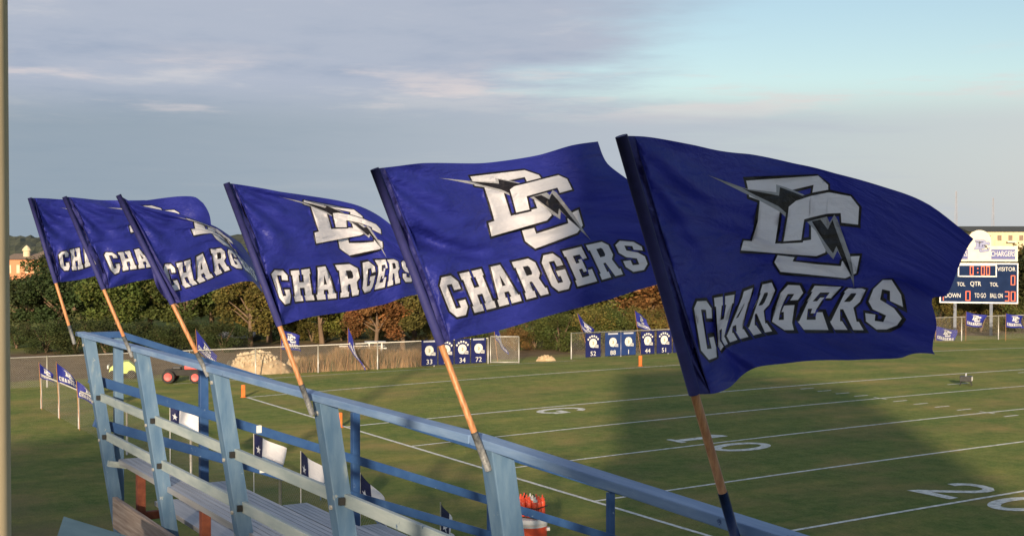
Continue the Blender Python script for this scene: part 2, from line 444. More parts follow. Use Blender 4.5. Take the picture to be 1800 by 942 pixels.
strip('sideline', (-10 * YD, 0), (60 * YD, 0), .11)
strip('sideline', (-10 * YD, W_FIELD), (60 * YD, W_FIELD), .11)
strip('end_line', (-10 * YD, 0.06), (-10 * YD, W_FIELD - .06), .11)
strip('boundary_line', (-15.2, -1.0), (-15.2, 18.5), .09)
for yd in range(0, 41, 5):
    strip('goal_line' if yd == 0 else 'yard_line', (yd * YD, 0.06), (yd * YD, W_FIELD - .06), .11 if yd else .13)
for side in (18.29, W_FIELD - 18.29):
    for yd in range(1, 40):
        if yd % 5 == 0:
            strip('hash_cross', (yd * YD - .3, side), (yd * YD - .06, side), .1); strip('hash_cross', (yd * YD + .06, side), (yd * YD + .3, side), .1)
        else:
            strip('hash_mark', (yd * YD, side - .33), (yd * YD, side + .33), .1)
strip('try_mark', (3 * YD, W_FIELD / 2 - .6), (3 * YD, W_FIELD / 2 + .6), .1)

def stroke_polys(pts, w):
    """ribbon polygon along a polyline"""
    P = [Vector(p) for p in pts]; L_, R_ = [], []
    for i, p in enumerate(P):
        d = (P[min(i + 1, len(P) - 1)] - P[max(i - 1, 0)]).normalized(); nrm = Vector((-d.y, d.x)) * w / 2
        L_.append(tuple(p + nrm)); R_.append(tuple(p - nrm))
    return L_ + R_[::-1]

def arc(cx, cy, rx, ry, a0, a1, n=14):
    return [(cx + rx * math.cos(math.radians(a0 + (a1 - a0) * i / n)), cy + ry * math.sin(math.radians(a0 + (a1 - a0) * i / n))) for i in range(n + 1)]

# digits in a box 1 wide, 1.6 tall, reading from the near sideline
DIG = {
    '0': [(arc(.5, .8, .5, .8, 0, 360, 32)[:-1], [arc(.5, .8, .27, .56, 0, 360, 32)[:-1]])],
    '1': [[(.38, 0), (.64, 0), (.64, 1.6), (.46, 1.6), (.14, 1.34), (.24, 1.22), (.38, 1.32)], [(.22, 0), (.80, 0), (.80, .16), (.22, .16)]],
    '2': [stroke_polys([(.12, 1.12), (.16, 1.32), (.3, 1.46), (.5, 1.5), (.7, 1.45), (.84, 1.3), (.86, 1.1), (.78, .9), (.5, .55), (.16, .13)], .22), [(.0, 0), (1, 0), (1, .24), (.12, .24)]],
    'G': [stroke_polys(arc(.5, .8, .38, .68, 40, 330, 26), .2), [(.48, .62), (.98, .62), (.98, .82), (.48, .82)], [(.76, .3), (.98, .3), (.98, .7), (.76, .7)]],
}
def field_digit(ch, x0, y0, w, h):
    fn = lambda x, y: (x0 + x * w, y0 + y * h / 1.6, crown(x0 + x * w, y0 + y * h / 1.6) + .008)
    o = link('field_number' if ch != 'G' else 'field_letter', polys_mesh('digit', DIG[ch], M_white_paint, fn=fn)); o['kind'] = 'structure'
NUM_Y = 6.0
for yd, a, b in ((10, '1', '0'), (20, '2', '0')):
    g = ground_at(*((1190, 774) if yd == 10 else (1602, 864)))
    print('number base', yd, g)
    y0 = 7.0 * YD
    field_digit(a, yd * YD - .3 - 1.22, y0, 1.22, 1.83); field_digit(b, yd * YD + .3, y0, 1.22, 1.83)
print('G', ground_at(945, 722), ground_at(1035, 716))
field_digit('G', .35, 6.4, 1.22, 1.83)

# ------------------------------------------------------------------ pylons
def pylon(x, y, label):
    z = crown(x, y)
    t = thing('pylon', label, 'pylon', (x, y, z), .2, 'orange goal line and end line pylons')
    MB().box(-.055, .055, -.055, .055, 0.012, .46).build('body', M_orange, t, bevel=.012)
    MB().box(-.08, .08, -.08, .08, 0.0, .012).build('base_plate', M_orange, t)
pylon(-10 * YD - .12, -.1, 'orange foam pylon at the near back corner of the end zone, leftmost')
pylon(-.0, -.18, 'orange foam pylon where the goal line meets the near sideline')
pylon(-10 * YD - .5, 18.29, 'orange foam pylon on the end line in front of the helmet banners')

# ------------------------------------------------------------------ the stand
def YL(L): return CAM.y + L                     # L: metres towards the pitch from the eye
def XT(T): return CAM.x - T                     # T: metres down the pitch from the eye
T_END = 12.1
stand = thing('bleachers', 'long aluminium bleachers with blue painted railings beside the football field', 'bleachers', (XT(6), YL(5), 0))
bpy.context.view_layer.update()
SI = stand.matrix_world.inverted()
def part(mb, name, m, bevel=0.0, parent=None):
    mb.v = [tuple(SI @ Vector(p)) for p in mb.v]
    return mb.build(name, m, parent or stand, bevel=bevel)
RAIL_Z = 4.83
T_JOINT = 4.8                                   # two lengths of timber meet here; the nearer one has dropped
def rail_z(T): return RAIL_Z - .0012 * (T_END - T) if T > T_JOINT else RAIL_Z - .009 - .030 * (T_JOINT - T)
POST_PX = [149, 241, 376, 562, 862, 1345]
def post_T(px, L=2.66): return (2677 * L / (px + 459) - L * .507) / .8617
LEAN = .155
post_T_list = [post_T(p) for p in POST_PX] + [1.35, -.5]
for i, T in enumerate(post_T_list):
    x = XT(T); top = Vector((x, YL(2.66), rail_z(T) - .021)); bot = Vector((x, YL(2.66 + LEAN * RAIL_Z), 0))
    p = MB().bar(bot, top, .05, .105, up=(1, 0, 0))
    pp = part(p, 'back_post', M_faded, .006)
    fl = MB()
    for s in (-1, 1): fl.bar(bot + Vector((s * .0495, .045, 0)), top + Vector((s * .0495, .045, -.004)), .06, .008, up=(1, 0, 0))
    part(fl, 'post_flange', M_faded, 0, pp) if False else part(fl, 'post_flange', M_faded)
part(MB().bar((XT(T_END + .13), YL(2.66), rail_z(T_END + .13)), (XT(T_JOINT + .004), YL(2.66), rail_z(T_JOINT + .004)), .082, .038), 'top_rail', M_rail, .004)
part(MB().bar((XT(T_JOINT), YL(2.66), rail_z(T_JOINT)), (XT(-3.5), YL(2.66), rail_z(-3.5)), .082, .038), 'top_rail', M_rail, .004)
def lean_L(z): return 2.66 + LEAN * (RAIL_Z - z)
part(MB().box(XT(T_END - .05), XT(-3.5), YL(2.775), YL(2.805), 4.235, 4.305), 'back_board', M_board, .004)
part(MB().box(XT(T_END - .05), XT(-3.5), YL(2.825), YL(2.855), 3.88, 3.955), 'back_board', M_board, .004)
for T in post_T_list:
    for z, L in ((4.27, 2.75), (3.915, 2.80)):
        part(MB().box(XT(T) + .056, XT(T) + .076, YL(L - .012), YL(L + .02), z - .02, z + .02), 'bracket', M_black)
# rows
ROWS = 7
T_PL = 11.72
for k in range(ROWS):
    z = 3.745 - .28 * k; L = 2.87 + .76 * k - (.0 if k == 0 else .0)
    for j, (a, w) in enumerate(((0.0, .25),)):
        mb = MB().box(XT(T_PL), XT(-3.5), YL(L + a + .001), YL(L + a + w - .001), z - .042, z - .006)
        for q_ in range(5): mb.box(XT(T_PL), XT(-3.5), YL(L + a + w * q_ / 5 + .003), YL(L + a + w * (q_ + 1) / 5 - .003), z - .0058, z)
        part(mb, 'seat_plank', M_alu)
    for a in (.30, .515):
        part(MB().box(XT(T_PL - .06), XT(-3.5), YL(L + a), YL(L + a + .205), z - .43, z - .39), 'foot_plank', M_alu, .005)
    Tl = 11.45
    while Tl > -3:
        part(MB().box(XT(Tl) - .035, XT(Tl) + .035, YL(L + .09), YL(L + .16), z - .62, z - .043), 'seat_leg', M_rust, .004)
        part(MB().box(XT(Tl) - .03, XT(Tl) + .03, YL(L + .0), YL(L + .78), z - .50, z - .432), 'cross_bearer', M_rust, .004)
        part(MB().box(XT(Tl) - .04, XT(Tl) + .04, YL(L + .09), YL(L + .16), 0, z - .62), 'leg', M_rust)
        Tl -= 1.83
part(MB().box(XT(11.65), XT(-3.5), YL(2.80), YL(2.84), 3.16, 3.43), 'toe_board', M_wood, .006)
part(MB().bar((XT(11.72), YL(2.78), 3.715), (XT(11.72), YL(3.0), 3.67), .05, .05), 'end_bracket', M_board)
part(MB().box(XT(11.68), XT(-3.5), YL(8.25), YL(8.75), 1.35, 1.40), 'walkway', M_alu, .006)
# end railing running down the steps
SL = .362
def end_z(z0, L): return z0 - SL * (L - 2.66)
XE = XT(T_END)
part(MB().bar((XE, YL(2.70), RAIL_Z - .01), (XE, YL(3.00), RAIL_Z - .01), .075, .055), 'end_rail', M_blue, .004)
part(MB().bar((XE, YL(2.99), RAIL_Z - .012), (XE, YL(8.6), RAIL_Z - .012 - .355 * 5.61), .075, .06), 'end_rail', M_blue, .004)
part(MB().bar((XE + .045, YL(2.70), 4.44), (XE + .045, YL(8.6), 4.44 - .366 * 5.9), .045, .085), 'end_rail', M_blue, .004)
part(MB().bar((XE + .045, YL(2.74), 4.045), (XE + .045, YL(8.6), 4.045 - .362 * 5.86), .045, .085), 'end_rail', M_blue, .004)
for L in (2.97, 3.76, 5.31, 6.88, 8.42):
    zt = RAIL_Z - .04 if L < 3 else RAIL_Z - .045 - .355 * (L - 2.99)
    part(MB().box(XE - .045, XE + .02, YL(L) - .04, YL(L) + .04, 0, zt), 'end_post', M_blue if L > 3 else M_faded, .005)
for L, z in ((4.25, 4.44 - .366 * 1.55), (4.28, 4.045 - .362 * 1.54)):
    part(MB().box(XE + .02, XE + .075, YL(L), YL(L + .05), z - .035, z + .035), 'tape_band', M_whiteplastic)

for T in post_T_list:
    for dz_ in (.09, .60, .95):
        zb = RAIL_Z - dz_; c0 = Vector((XT(T), YL(lean_L(zb)) - .028, zb))
        part(MB().tube([c0, c0 + Vector((0, -.012, 0))], .013, 6), 'bolt', M_galv)
# shed behind the stand, its teal roof just in view
rA, rB, rC, rD = at(112, 907, 9.2), at(236, 945, 9.0), at(225, 1010, 7.9), at(92, 968, 8.1)
sc_ = (rA + rB + rC + rD) / 4
shed = thing('shed', 'teal metal roofed shed standing behind the bleachers at the lower left', 'shed', (sc_.x, sc_.y, 0))
rq = [p - Vector((sc_.x, sc_.y, 0)) for p in (rA, rB, rC, rD)]
lowz = min(p.z for p in rq)
MB().add([p - Vector((0, 0, .07)) for p in rq] + rq, [(0, 1, 2, 3), (7, 6, 5, 4), (0, 4, 5, 1), (1, 5, 6, 2), (2, 6, 7, 3), (3, 7, 4, 0)]).build('roof', M_teal, shed)
wq = [Vector((p.x * .9, p.y * .9, p.z - .075)) for p in rq]
MB().add([Vector((p.x, p.y, 0)) for p in wq] + wq, [(0, 1, 2, 3), (7, 6, 5, 4), (0, 4, 5, 1), (1, 5, 6, 2), (2, 6, 7, 3), (3, 7, 4, 0)]).build('wall', M_tan, shed)
dd = (wq[2] - wq[3]); dd.z = 0
MB().bar(wq[3] + dd * .5 + Vector((0, 0, 1.0 - wq[3].z)) - dd.normalized() * .4, wq[3] + dd * .5 + Vector((0, 0, 1.0 - wq[3].z)) + dd.normalized() * .4, .06, 1.96).build('door', M_teal, shed)

# tan steel post beside the eye
pp = at(-32, 471, 2.0)
tp = thing('canopy_post', 'tan steel post close by at the left edge of the picture', 'post', (pp.x, pp.y, 0))
MB().tube([(0, 0, 0), (0, 0, 8.2)], .04, 20).build('shaft', M_tan, tp, smooth=True)
MB().box(-.1, .1, -.1, .1, 0, .02).build('base_plate', M_tan, tp)

# press box behind the eye: it throws the broad shadow across the pitch and the nearest flag
pb = thing('press_box', 'tan press box building behind the top row of the bleachers', 'building', (48.6, -19, 0))
MB().box(-5.0, 5.0, -1.8, 1.9, 2.6, 13.6).build('wall', M_tan, pb)
MB().box(-5.03, 5.1, -1.83, 2.2, 13.603, 13.8).build('roof', M_teal, pb)
for i in range(4):
    MB().box(-4.5 + 2.4 * i, -2.8 + 2.4 * i, 1.903, 1.95, 9.4, 11.0).build('window', M_black, pb)
for i in range(4):
    MB().box(-4.9 + 3.2 * i, -4.7 + 3.2 * i, 1.5, 1.7, 0, 2.6).build('column', M_tan, pb)

# floodlight mast outside the left edge
fm = thing('floodlight_mast', 'tall steel floodlight mast beside the end of the bleachers', 'light mast', (18.6, -14.0, 0))
MB().tube([(0, 0, 0), (0, 0, 15)], .17, 14, .11).build('shaft', M_galv, fm, smooth=True)
MB().bar((-1.3, 0, 14.8), (1.3, 0, 14.8), .1, .1).build('crossarm', M_galv, fm)
for i in range(4): MB().lathe([(.05, .1), (.22, 0), (.2, -.25), (.02, -.26)], 12, (-1.1 + .73 * i, .15, 14.6)).build('lamp_head', M_galv, fm)

# ------------------------------------------------------------------ the flag print
FLW, FLH = 1.52, 0.91
def uvp(pts): return [(u * FLW, v * FLH) for u, v in pts]
LET = {
 'C': ([(.25,0),(.75,0),(1,.18),(1,.36),(.64,.36),(.64,.2),(.36,.2),(.36,.8),(.64,.8),(.64,.64),(1,.64),(1,.82),(.75,1),(.25,1),(0,.82),(0,.18)], []),
 'H': ([(0,0),(.44,0),(.44,.16),(.38,.16),(.38,.42),(.62,.42),(.62,.16),(.56,.16),(.56,0),(1,0),(1,.16),(.94,.16),(.94,.84),(1,.84),(1,1),(.56,1),(.56,.84),(.62,.84),(.62,.6),(.38,.6),(.38,.84),(.44,.84),(.44,1),(0,1),(0,.84),(.06,.84),(.06,.16),(0,.16)], []),
 'A': ([(.28,0),(.7,0),(.94,.84),(1,.84),(1,1),(.56,1),(.56,.84),(.63,.84),(.60,.7),(.40,.7),(.37,.84),(.44,.84),(.44,1),(0,1),(0,.84),(.06,.84)], [[(.5,.24),(.575,.54),(.425,.54)]]),
 'R': ([(0,0),(.75,0),(.97,.14),(.97,.44),(.82,.56),(.93,.84),(1,.84),(1,1),(.64,1),(.48,.6),(.37,.6),(.37,.84),(.44,.84),(.44,1),(0,1),(0,.84),(.06,.84),(.06,.16),(0,.16)], [[(.37,.18),(.6,.18),(.65,.23),(.65,.38),(.6,.43),(.37,.43)]]),
 'G': ([(.25,0),(.75,0),(1,.18),(1,.36),(.66,.36),(.66,.2),(.36,.2),(.36,.8),(.64,.8),(.64,.63),(.52,.63),(.52,.48),(1,.48),(1,.86),(.8,1),(.25,1),(0,.82),(0,.18)], []),
 'E': ([(0,0),(1,0),(1,.34),(.78,.34),(.74,.19),(.38,.19),(.38,.41),(.55,.41),(.55,.32),(.72,.32),(.72,.68),(.55,.68),(.55,.58),(.38,.58),(.38,.81),(.74,.81),(.78,.66),(1,.66),(1,1),(0,1),(0,.84),(.06,.84),(.06,.16),(0,.16)], []),
 'S': ([(.25,0),(.75,0),(1,.17),(1,.33),(.66,.33),(.66,.19),(.36,.19),(.36,.36),(.78,.42),(1,.56),(1,.82),(.75,1),(.25,1),(0,.83),(0,.66),(.34,.66),(.34,.81),(.64,.81),(.64,.62),(.22,.56),(0,.42),(0,.17)], []),
}
WORD = list(zip("CHARGERS", [(.085,.165),(.183,.278),(.292,.39),(.412,.508),(.53,.61),(.632,.718),(.74,.832),(.855,.94)]))
V0, V1 = .650, .880
OUT = .0125
B_, K_, Wh, Gr, Hm = 0, 1, 2, 3, 4        # blue, black, white, grey, sleeve slots
def design():
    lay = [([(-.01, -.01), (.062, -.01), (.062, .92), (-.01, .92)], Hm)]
    whites = []
    for ch, (a, b) in WORD:
        o, hs = LET[ch]
        f = lambda p: [((a + (b - a) * x) * FLW, (V0 + (V1 - V0) * y) * FLH) for x, y in p]
        lay.append((offset(f(o), OUT), K_)); whites.append((f(o), Wh)); whites += [(f(h), K_) for h in hs]
    lay += whites
    D = uvp([(.398,.099),(.633,.095),(.678,.152),(.680,.174),(.652,.422),(.624,.447),(.374,.479),(.383,.40),(.411,.395),(.43,.184),(.395,.165)])
    Dh = uvp([(.515,.162),(.617,.150),(.614,.199),(.606,.366),(.486,.384),(.497,.239)])
    Cu = uvp([(.528,.226),(.554,.207),(.757,.177),(.783,.214),(.782,.291),(.726,.299),(.726,.263),(.584,.284),(.572,.366),(.513,.37)])
    Cl = uvp([(.507,.479),(.56,.477),(.559,.513),(.709,.49),(.712,.462),(.747,.432),(.776,.425),(.767,.522),(.728,.561),(.529,.60),(.502,.545)])
    bg1 = uvp([(.26,.095),(.49,.158),(.495,.125),(.519,.14),(.593,.196),(.547,.209),(.53,.226),(.525,.274),(.495,.239),(.399,.16),(.299,.109)])
    bb1 = uvp([(.375,.128),(.497,.174),(.505,.139),(.58,.194),(.543,.204),(.528,.216),(.523,.254),(.492,.217),(.414,.157)])
    bg2 = uvp([(.595,.295),(.673,.281),(.681,.302),(.702,.273),(.713,.291),(.745,.438),(.77,.626),(.742,.529),(.697,.41),(.681,.456),(.655,.415),(.626,.334)])
    bb2 = uvp([(.612,.294),(.646,.291),(.671,.327),(.693,.293),(.704,.336),(.729,.445),(.755,.551),(.715,.459),(.695,.391),(.68,.425),(.651,.372)])
    lay += [(offset(D, OUT), K_), (offset(Cl, OUT), K_), (Cl, Wh), (D, Wh), (Dh, K_), (offset(Dh, -OUT), B_), (bg1, Gr), (bb1, K_),
            (offset(Cu, OUT * .9), K_), (Cu, Wh), (bg2, Gr), (bb2, K_)]
    return lay
LAYERS = design()

def flat_flag(nu, nv, layers):
    vs = [Vector((FLW * i / nu, FLH * j / nv)) for j in range(nv + 1) for i in range(nu + 1)]
    es = []
    idx = lambda i, j: j * (nu + 1) + i
    for i in range(nu): es += [(idx(i, 0), idx(i + 1, 0)), (idx(i, nv), idx(i + 1, nv))]
    for j in range(nv): es += [(idx(0, j), idx(0, j + 1)), (idx(nu, j), idx(nu, j + 1))]
    for poly, _ in layers:
        n = len(vs); k = len(poly); vs += [Vector(p) for p in poly]; es += [(n + i, n + (i + 1) % k) for i in range(k)]
    ov, oe, of, *_ = delaunay_2d_cdt(vs, es, [], 0, 2e-4)
    P = np.array([(v.x, v.y) for v in ov]); F = [tuple(f) for f in of]
    cen = np.array([P[list(f)].mean(0) for f in F])
    ok = (cen[:, 0] > 0) & (cen[:, 0] < FLW) & (cen[:, 1] > 0) & (cen[:, 1] < FLH)
    F = [f for f, k in zip(F, ok) if k]; cen = cen[ok]; m = np.zeros(len(F), int)
    for poly, s in layers: m[inside(cen, poly)] = s
    return P, F, m
FLAT = flat_flag(76, 46, LAYERS)
FLAT_LO = flat_flag(18, 11, LAYERS)

class TPS:
    def __init__(s, pts, vals, lam=2e-4):
        s.p = np.array(pts, float); n = len(s.p); Kk = s.k(s.p, s.p) + lam * np.eye(n); Pm = np.hstack([np.ones((n, 1)), s.p])
        A = np.zeros((n + 3, n + 3)); A[:n, :n] = Kk; A[:n, n:] = Pm; A[n:, :n] = Pm.T
        B = np.zeros((n + 3, np.array(vals).shape[1])); B[:n] = vals
        s.w = np.linalg.solve(A, B)
    @staticmethod
    def k(a, b):
        d2 = ((a[:, None, :] - b[None, :, :]) ** 2).sum(2); return np.where(d2 > 0, d2 * np.log(d2 + 1e-20), 0) * .5
    def __call__(s, q):
        return s.k(q, s.p) @ s.w[:-3] + np.hstack([np.ones((len(q), 1)), q]) @ s.w[-3:]

def cloth_mesh(name, flat, XYZ, smooth=True):
    P, F, m = flat
    me = bpy.data.meshes.new(name); me.from_pydata([tuple(p) for p in XYZ], [], F)
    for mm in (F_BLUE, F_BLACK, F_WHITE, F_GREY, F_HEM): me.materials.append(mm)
    uv = me.uv_layers.new(name='uv')
    for p in me.polygons:
        p.material_index = int(m[p.index]); p.use_smooth = True
        for li in p.loop_indices:
            vi = me.loops[li].vertex_index; uv.data[li].uv = (P[vi][0], P[vi][1])
    me.update(); return me

def bil(TL, TR, BR, BL):
    TL, TR, BR, BL = map(np.array, (TL, TR, BR, BL))
    return lambda u, v: tuple((1 - u) * (1 - v) * TL + u * (1 - v) * TR + u * v * BR + (1 - u) * v * BL)
b5 = bil((658, 297), (1058, 250), (1178, 494), (775, 605))
inner5 = [(u, v) for u in (.12, .3, .5, .7, .87) for v in (.2, .45, .7, .85)]
FLAGS = []
# each: pixel where the pole crosses the rail, depth there, correspondences flag (u, v) -> photograph pixel, wave recipe
FLAGS.append(dict(rail=(132, 580), label='blue team flag at the far corner of the railing, leftmost of the six',
  c=[((0,0),(52,348)),((0,.5),(75,422)),((0,1),(98,497)),((.15,0),(84,349)),((.3,0),(116,351)),((.6,0),(178,352)),((1,0),(255,352)),
     ((.12,1),(121,494)),((.37,1),(167,485)),((1,1),(296,458)),((1,.5),(276,404)),((.085,.72),(102.6,451)),((.105,.88),(113,475.5)),((.12,.65),(112,442.5)),((.183,.65),(123,439)),((.278,.88),(146,472)),((.292,.88),(150,470)),((.26,.095),(106,365)),((.5,.5),(170,411))]))
FLAGS.append(dict(rail=(220, 600), label='blue team flag second from the left, partly hidden by the flag in front of it',
  c=[((0,0),(113,346)),((0,.5),(148,427)),((0,1),(182,508)),((.15,0),(147,349)),((.3,0),(181,352)),((.6,0),(250,353)),((.85,0),(322,345)),((.93,0),(344,347)),((1,.0),(357,357)),((1,.12),(367,374)),((1,.4),(372,404)),((1,1),(384,464)),
     ((.08,1),(200,505)),((.45,1),(273,489)),((.75,1),(335,474)),((.085,.72),(185,452)),((.105,.88),(202,482)),((.183,.65),(207,444)),((.183,.88),(216,476)),((.34,.65),(240,438)),((.292,.88),(244,472)),((.39,.88),(267,469)),((.26,.095),(188,365)),((.374,.479),(230,409)),((.42,.2),(224,372)),((.7,.5),(305,405))]))
FLAGS.append(dict(rail=(350, 630), label='blue team flag third from the left with its fly end folded over',
  c=[((0,0),(208,343)),((0,.5),(255,438)),((0,1),(303,534)),((.08,0),(232,356)),((.2,0),(268,366)),((.35,0),(308,374)),((.48,0),(338,384)),((.6,0),(371,395)),((.78,0),(396,409)),((1,0),(424,428)),
     ((.07,1),(329,529)),((.25,1),(371,512)),((.55,1),(434,494)),((.75,1),(452,503)),((1,1),(462,514)),((1,.5),(448,468)),((.085,.72),(289,477)),((.105,.88),(306,511)),((.14,.65),(299,464)),((.183,.65),(310,463)),((.278,.88),(347,499)),((.34,.65),(351,449)),((.39,.88),(375,487)),((.412,.65),(370,438)),((.508,.65),(394,437)),((.508,.88),(404,474)),((.53,.88),(411,472)),((.374,.479),(341,414)),((.5,.46),(370,409)),((.42,.2),(339,390)),((.72,.5),(410,440)),((.25,.35),(297,400))]))
FLAGS.append(dict(rail=(545, 690), label='blue team flag fourth from the left with its top edge rolled back',
  c=[((0,0),(398,322)),((0,.5),(444,447)),((0,1),(491,572)),((.1,0),(430,326)),((.28,0),(492,337)),((.45,0),(554,346)),((.65,0),(628,361)),((.8,0),(670,382)),((.9,0),(695,402)),((1,0),(718,424)),((1,.5),(732,472)),((1,1),(744,518)),
     ((.06,1),(500,570)),((.22,1),(546,557)),((.45,1),(612,547)),((.7,1),(678,534)),((.374,.479),(556,428)),((.383,.40),(553,409)),((.624,.447),(632,414)),((.529,.6),(614,449)),((.728,.561),(667,438)),((.26,.095),(487,345)),((.77,.626),(680,454)),((.43,.19),(547,364)),
     ((.085,.72),(478,488)),((.105,.88),(501,535)),((.183,.65),(511,476)),((.183,.88),(519,530)),((.34,.65),(565,469)),((.292,.88),(558,527)),((.39,.88),(591,524)),((.412,.65),(589,466)),((.508,.88),(630,518)),((.53,.65),(632,463)),((.61,.88),(654,510)),((.718,.65),(678,456)),((.718,.88),(676,505)),((.832,.65),(698,455)),((.832,.88),(703,497)),((.15,.4),(483,409))]))
FLAGS.append(dict(rail=(835, 780), label='sunlit blue team flag second from the right, flying nearly flat',
  c=[((0,0),(658,297)),((0,.5),(716,451)),((0,1),(775,605)),((.1,0),(700,292)),((.22,0),(742,287)),((.48,0),(847,287)),((.73,0),(950,272)),((.87,0),(1004,256)),((1,0),(1051,249)),((1,.15),(1068,288)),((1,.35),(1126,336)),((1,.6),(1160,420)),((1,1),(1176,496)),
     ((.03,1),(787,600)),((.25,1),(872,582)),((.5,1),(971,553)),((.75,1),(1075,525))] + [((u, v), b5(u, v)) for u, v in inner5]))
FLAGS.append(dict(rail=(1296, 893), label='largest blue team flag at the right, in shade, its tip before the scoreboard',
  c=[((0,0),(1092,239)),((0,.333),(1133,388)),((0,.667),(1177,540)),((0,1),(1221,692)),((.07,0),(1131,240)),((.25,0),(1224,256)),((.45,0),(1318,271)),((.6,0),(1398,288)),((.72,0),(1468,305)),((.85,0),(1560,331)),((.94,0),(1640,363)),((1,0),(1712,421)),
     ((1,.25),(1685,470)),((1,.5),(1659,522)),((1,.7),(1646,560)),((1,.85),(1643,592)),((1,1),(1643,622)),((.97,.75),(1616,565)),((.97,.9),(1612,600)),((.05,1),(1255,692)),((.1,1),(1284,680)),((.15,1),(1301,662)),((.22,1),(1325,647)),((.35,1),(1378,639)),((.6,1),(1494,633)),((.82,1),(1584,629)),
     ((.398,.099),(1311.7,318)),((.633,.095),(1439,309)),((.68,.152),(1456,325)),((.374,.479),(1302,440)),((.65,.422),(1450,444)),((.783,.214),(1510,364)),((.782,.291),(1508,395)),((.529,.6),(1371,477)),((.728,.561),(1486,489)),((.26,.095),(1244,308)),((.77,.626),(1501,508)),((.484,.386),(1361,429)),
     ((.085,.72),(1222,551)),((.105,.88),(1246,632)),((.14,.65),(1240,530)),((.16,.86),(1262,622)),((.183,.65),(1255,523)),((.278,.65),(1291,518)),((.183,.88),(1266,614)),((.278,.88),(1279,605)),((.292,.88),(1282,601)),((.39,.88),(1315,592)),((.34,.65),(1316,509)),((.412,.88),(1325,589)),((.508,.88),(1356,582)),((.412,.65),(1341,500)),((.508,.65),(1364,497)),((.53,.65),(1377,501)),((.535,.88),(1373,580)),((.61,.88),(1401,580)),((.61,.65),(1417,502)),((.632,.65),(1433,502)),((.718,.65),(1478,504)),((.632,.88),(1413,579)),((.718,.88),(1456,580)),((.74,.65),(1493,506)),((.832,.65),(1524,503)),((.74,.88),(1467,579)),((.832,.88),(1517,580)),((.855,.65),(1545,495)),((.94,.65),(1577,495)),((.855,.88),(1533,580)),((.94,.88),(1570,580))]))

POLE_LEAN_DEPTH = .218
def waves(i, u, v):
    r = np.clip(u * 2.2, 0, 1)
    a = .040 * r * np.sin(2 * math.pi * (1.35 * u + .25 * v + .13 * i)) + .020 * r * np.sin(2 * math.pi * (2.9 * u - .7 * v + .31 * i))
    # tension folds fanning out from the two hoist corners
    th = np.arctan2(v * FLH + .02, u * FLW + .05); rr = np.hypot(u * FLW, v * FLH)
    a = a + .022 * np.exp(-((rr - .32) / .24) ** 2) * np.sin(th * 15 + i)
    th2 = np.arctan2((1 - v) * FLH + .02, u * FLW + .05); rr2 = np.hypot(u * FLW, (1 - v) * FLH)
    a = a + .020 * np.exp(-((rr2 - .30) / .24) ** 2) * np.sin(th2 * 12 + 1.3 * i)
    # small puckers along the stitched sleeve and a flutter at the free end
    a = a + .0045 * np.exp(-u / .10) * np.sin(2 * math.pi * (17 * v + 1.5 * np.sin(5 * v + i))) * np.clip(u * 25, 0, 1)
    a = a + .014 * np.clip((u - .72) / .28, 0, 1) * np.sin(2 * math.pi * (4.3 * u + 2.1 * v + .4 * i))
    # long diagonal creases
    for k in range(4):
        ph = .19 * ((k * 7 + i * 3) % 5); ln = v - (.12 + .21 * k) - (.30 - .12 * k) * u - .03 * np.sin(6 * u + ph * 9)
        a = a + .022 * np.exp(-(ln / .02) ** 2) * np.clip(1.25 - 1.5 * np.abs(u - .30 - ph * .4), 0, 1)
    return a

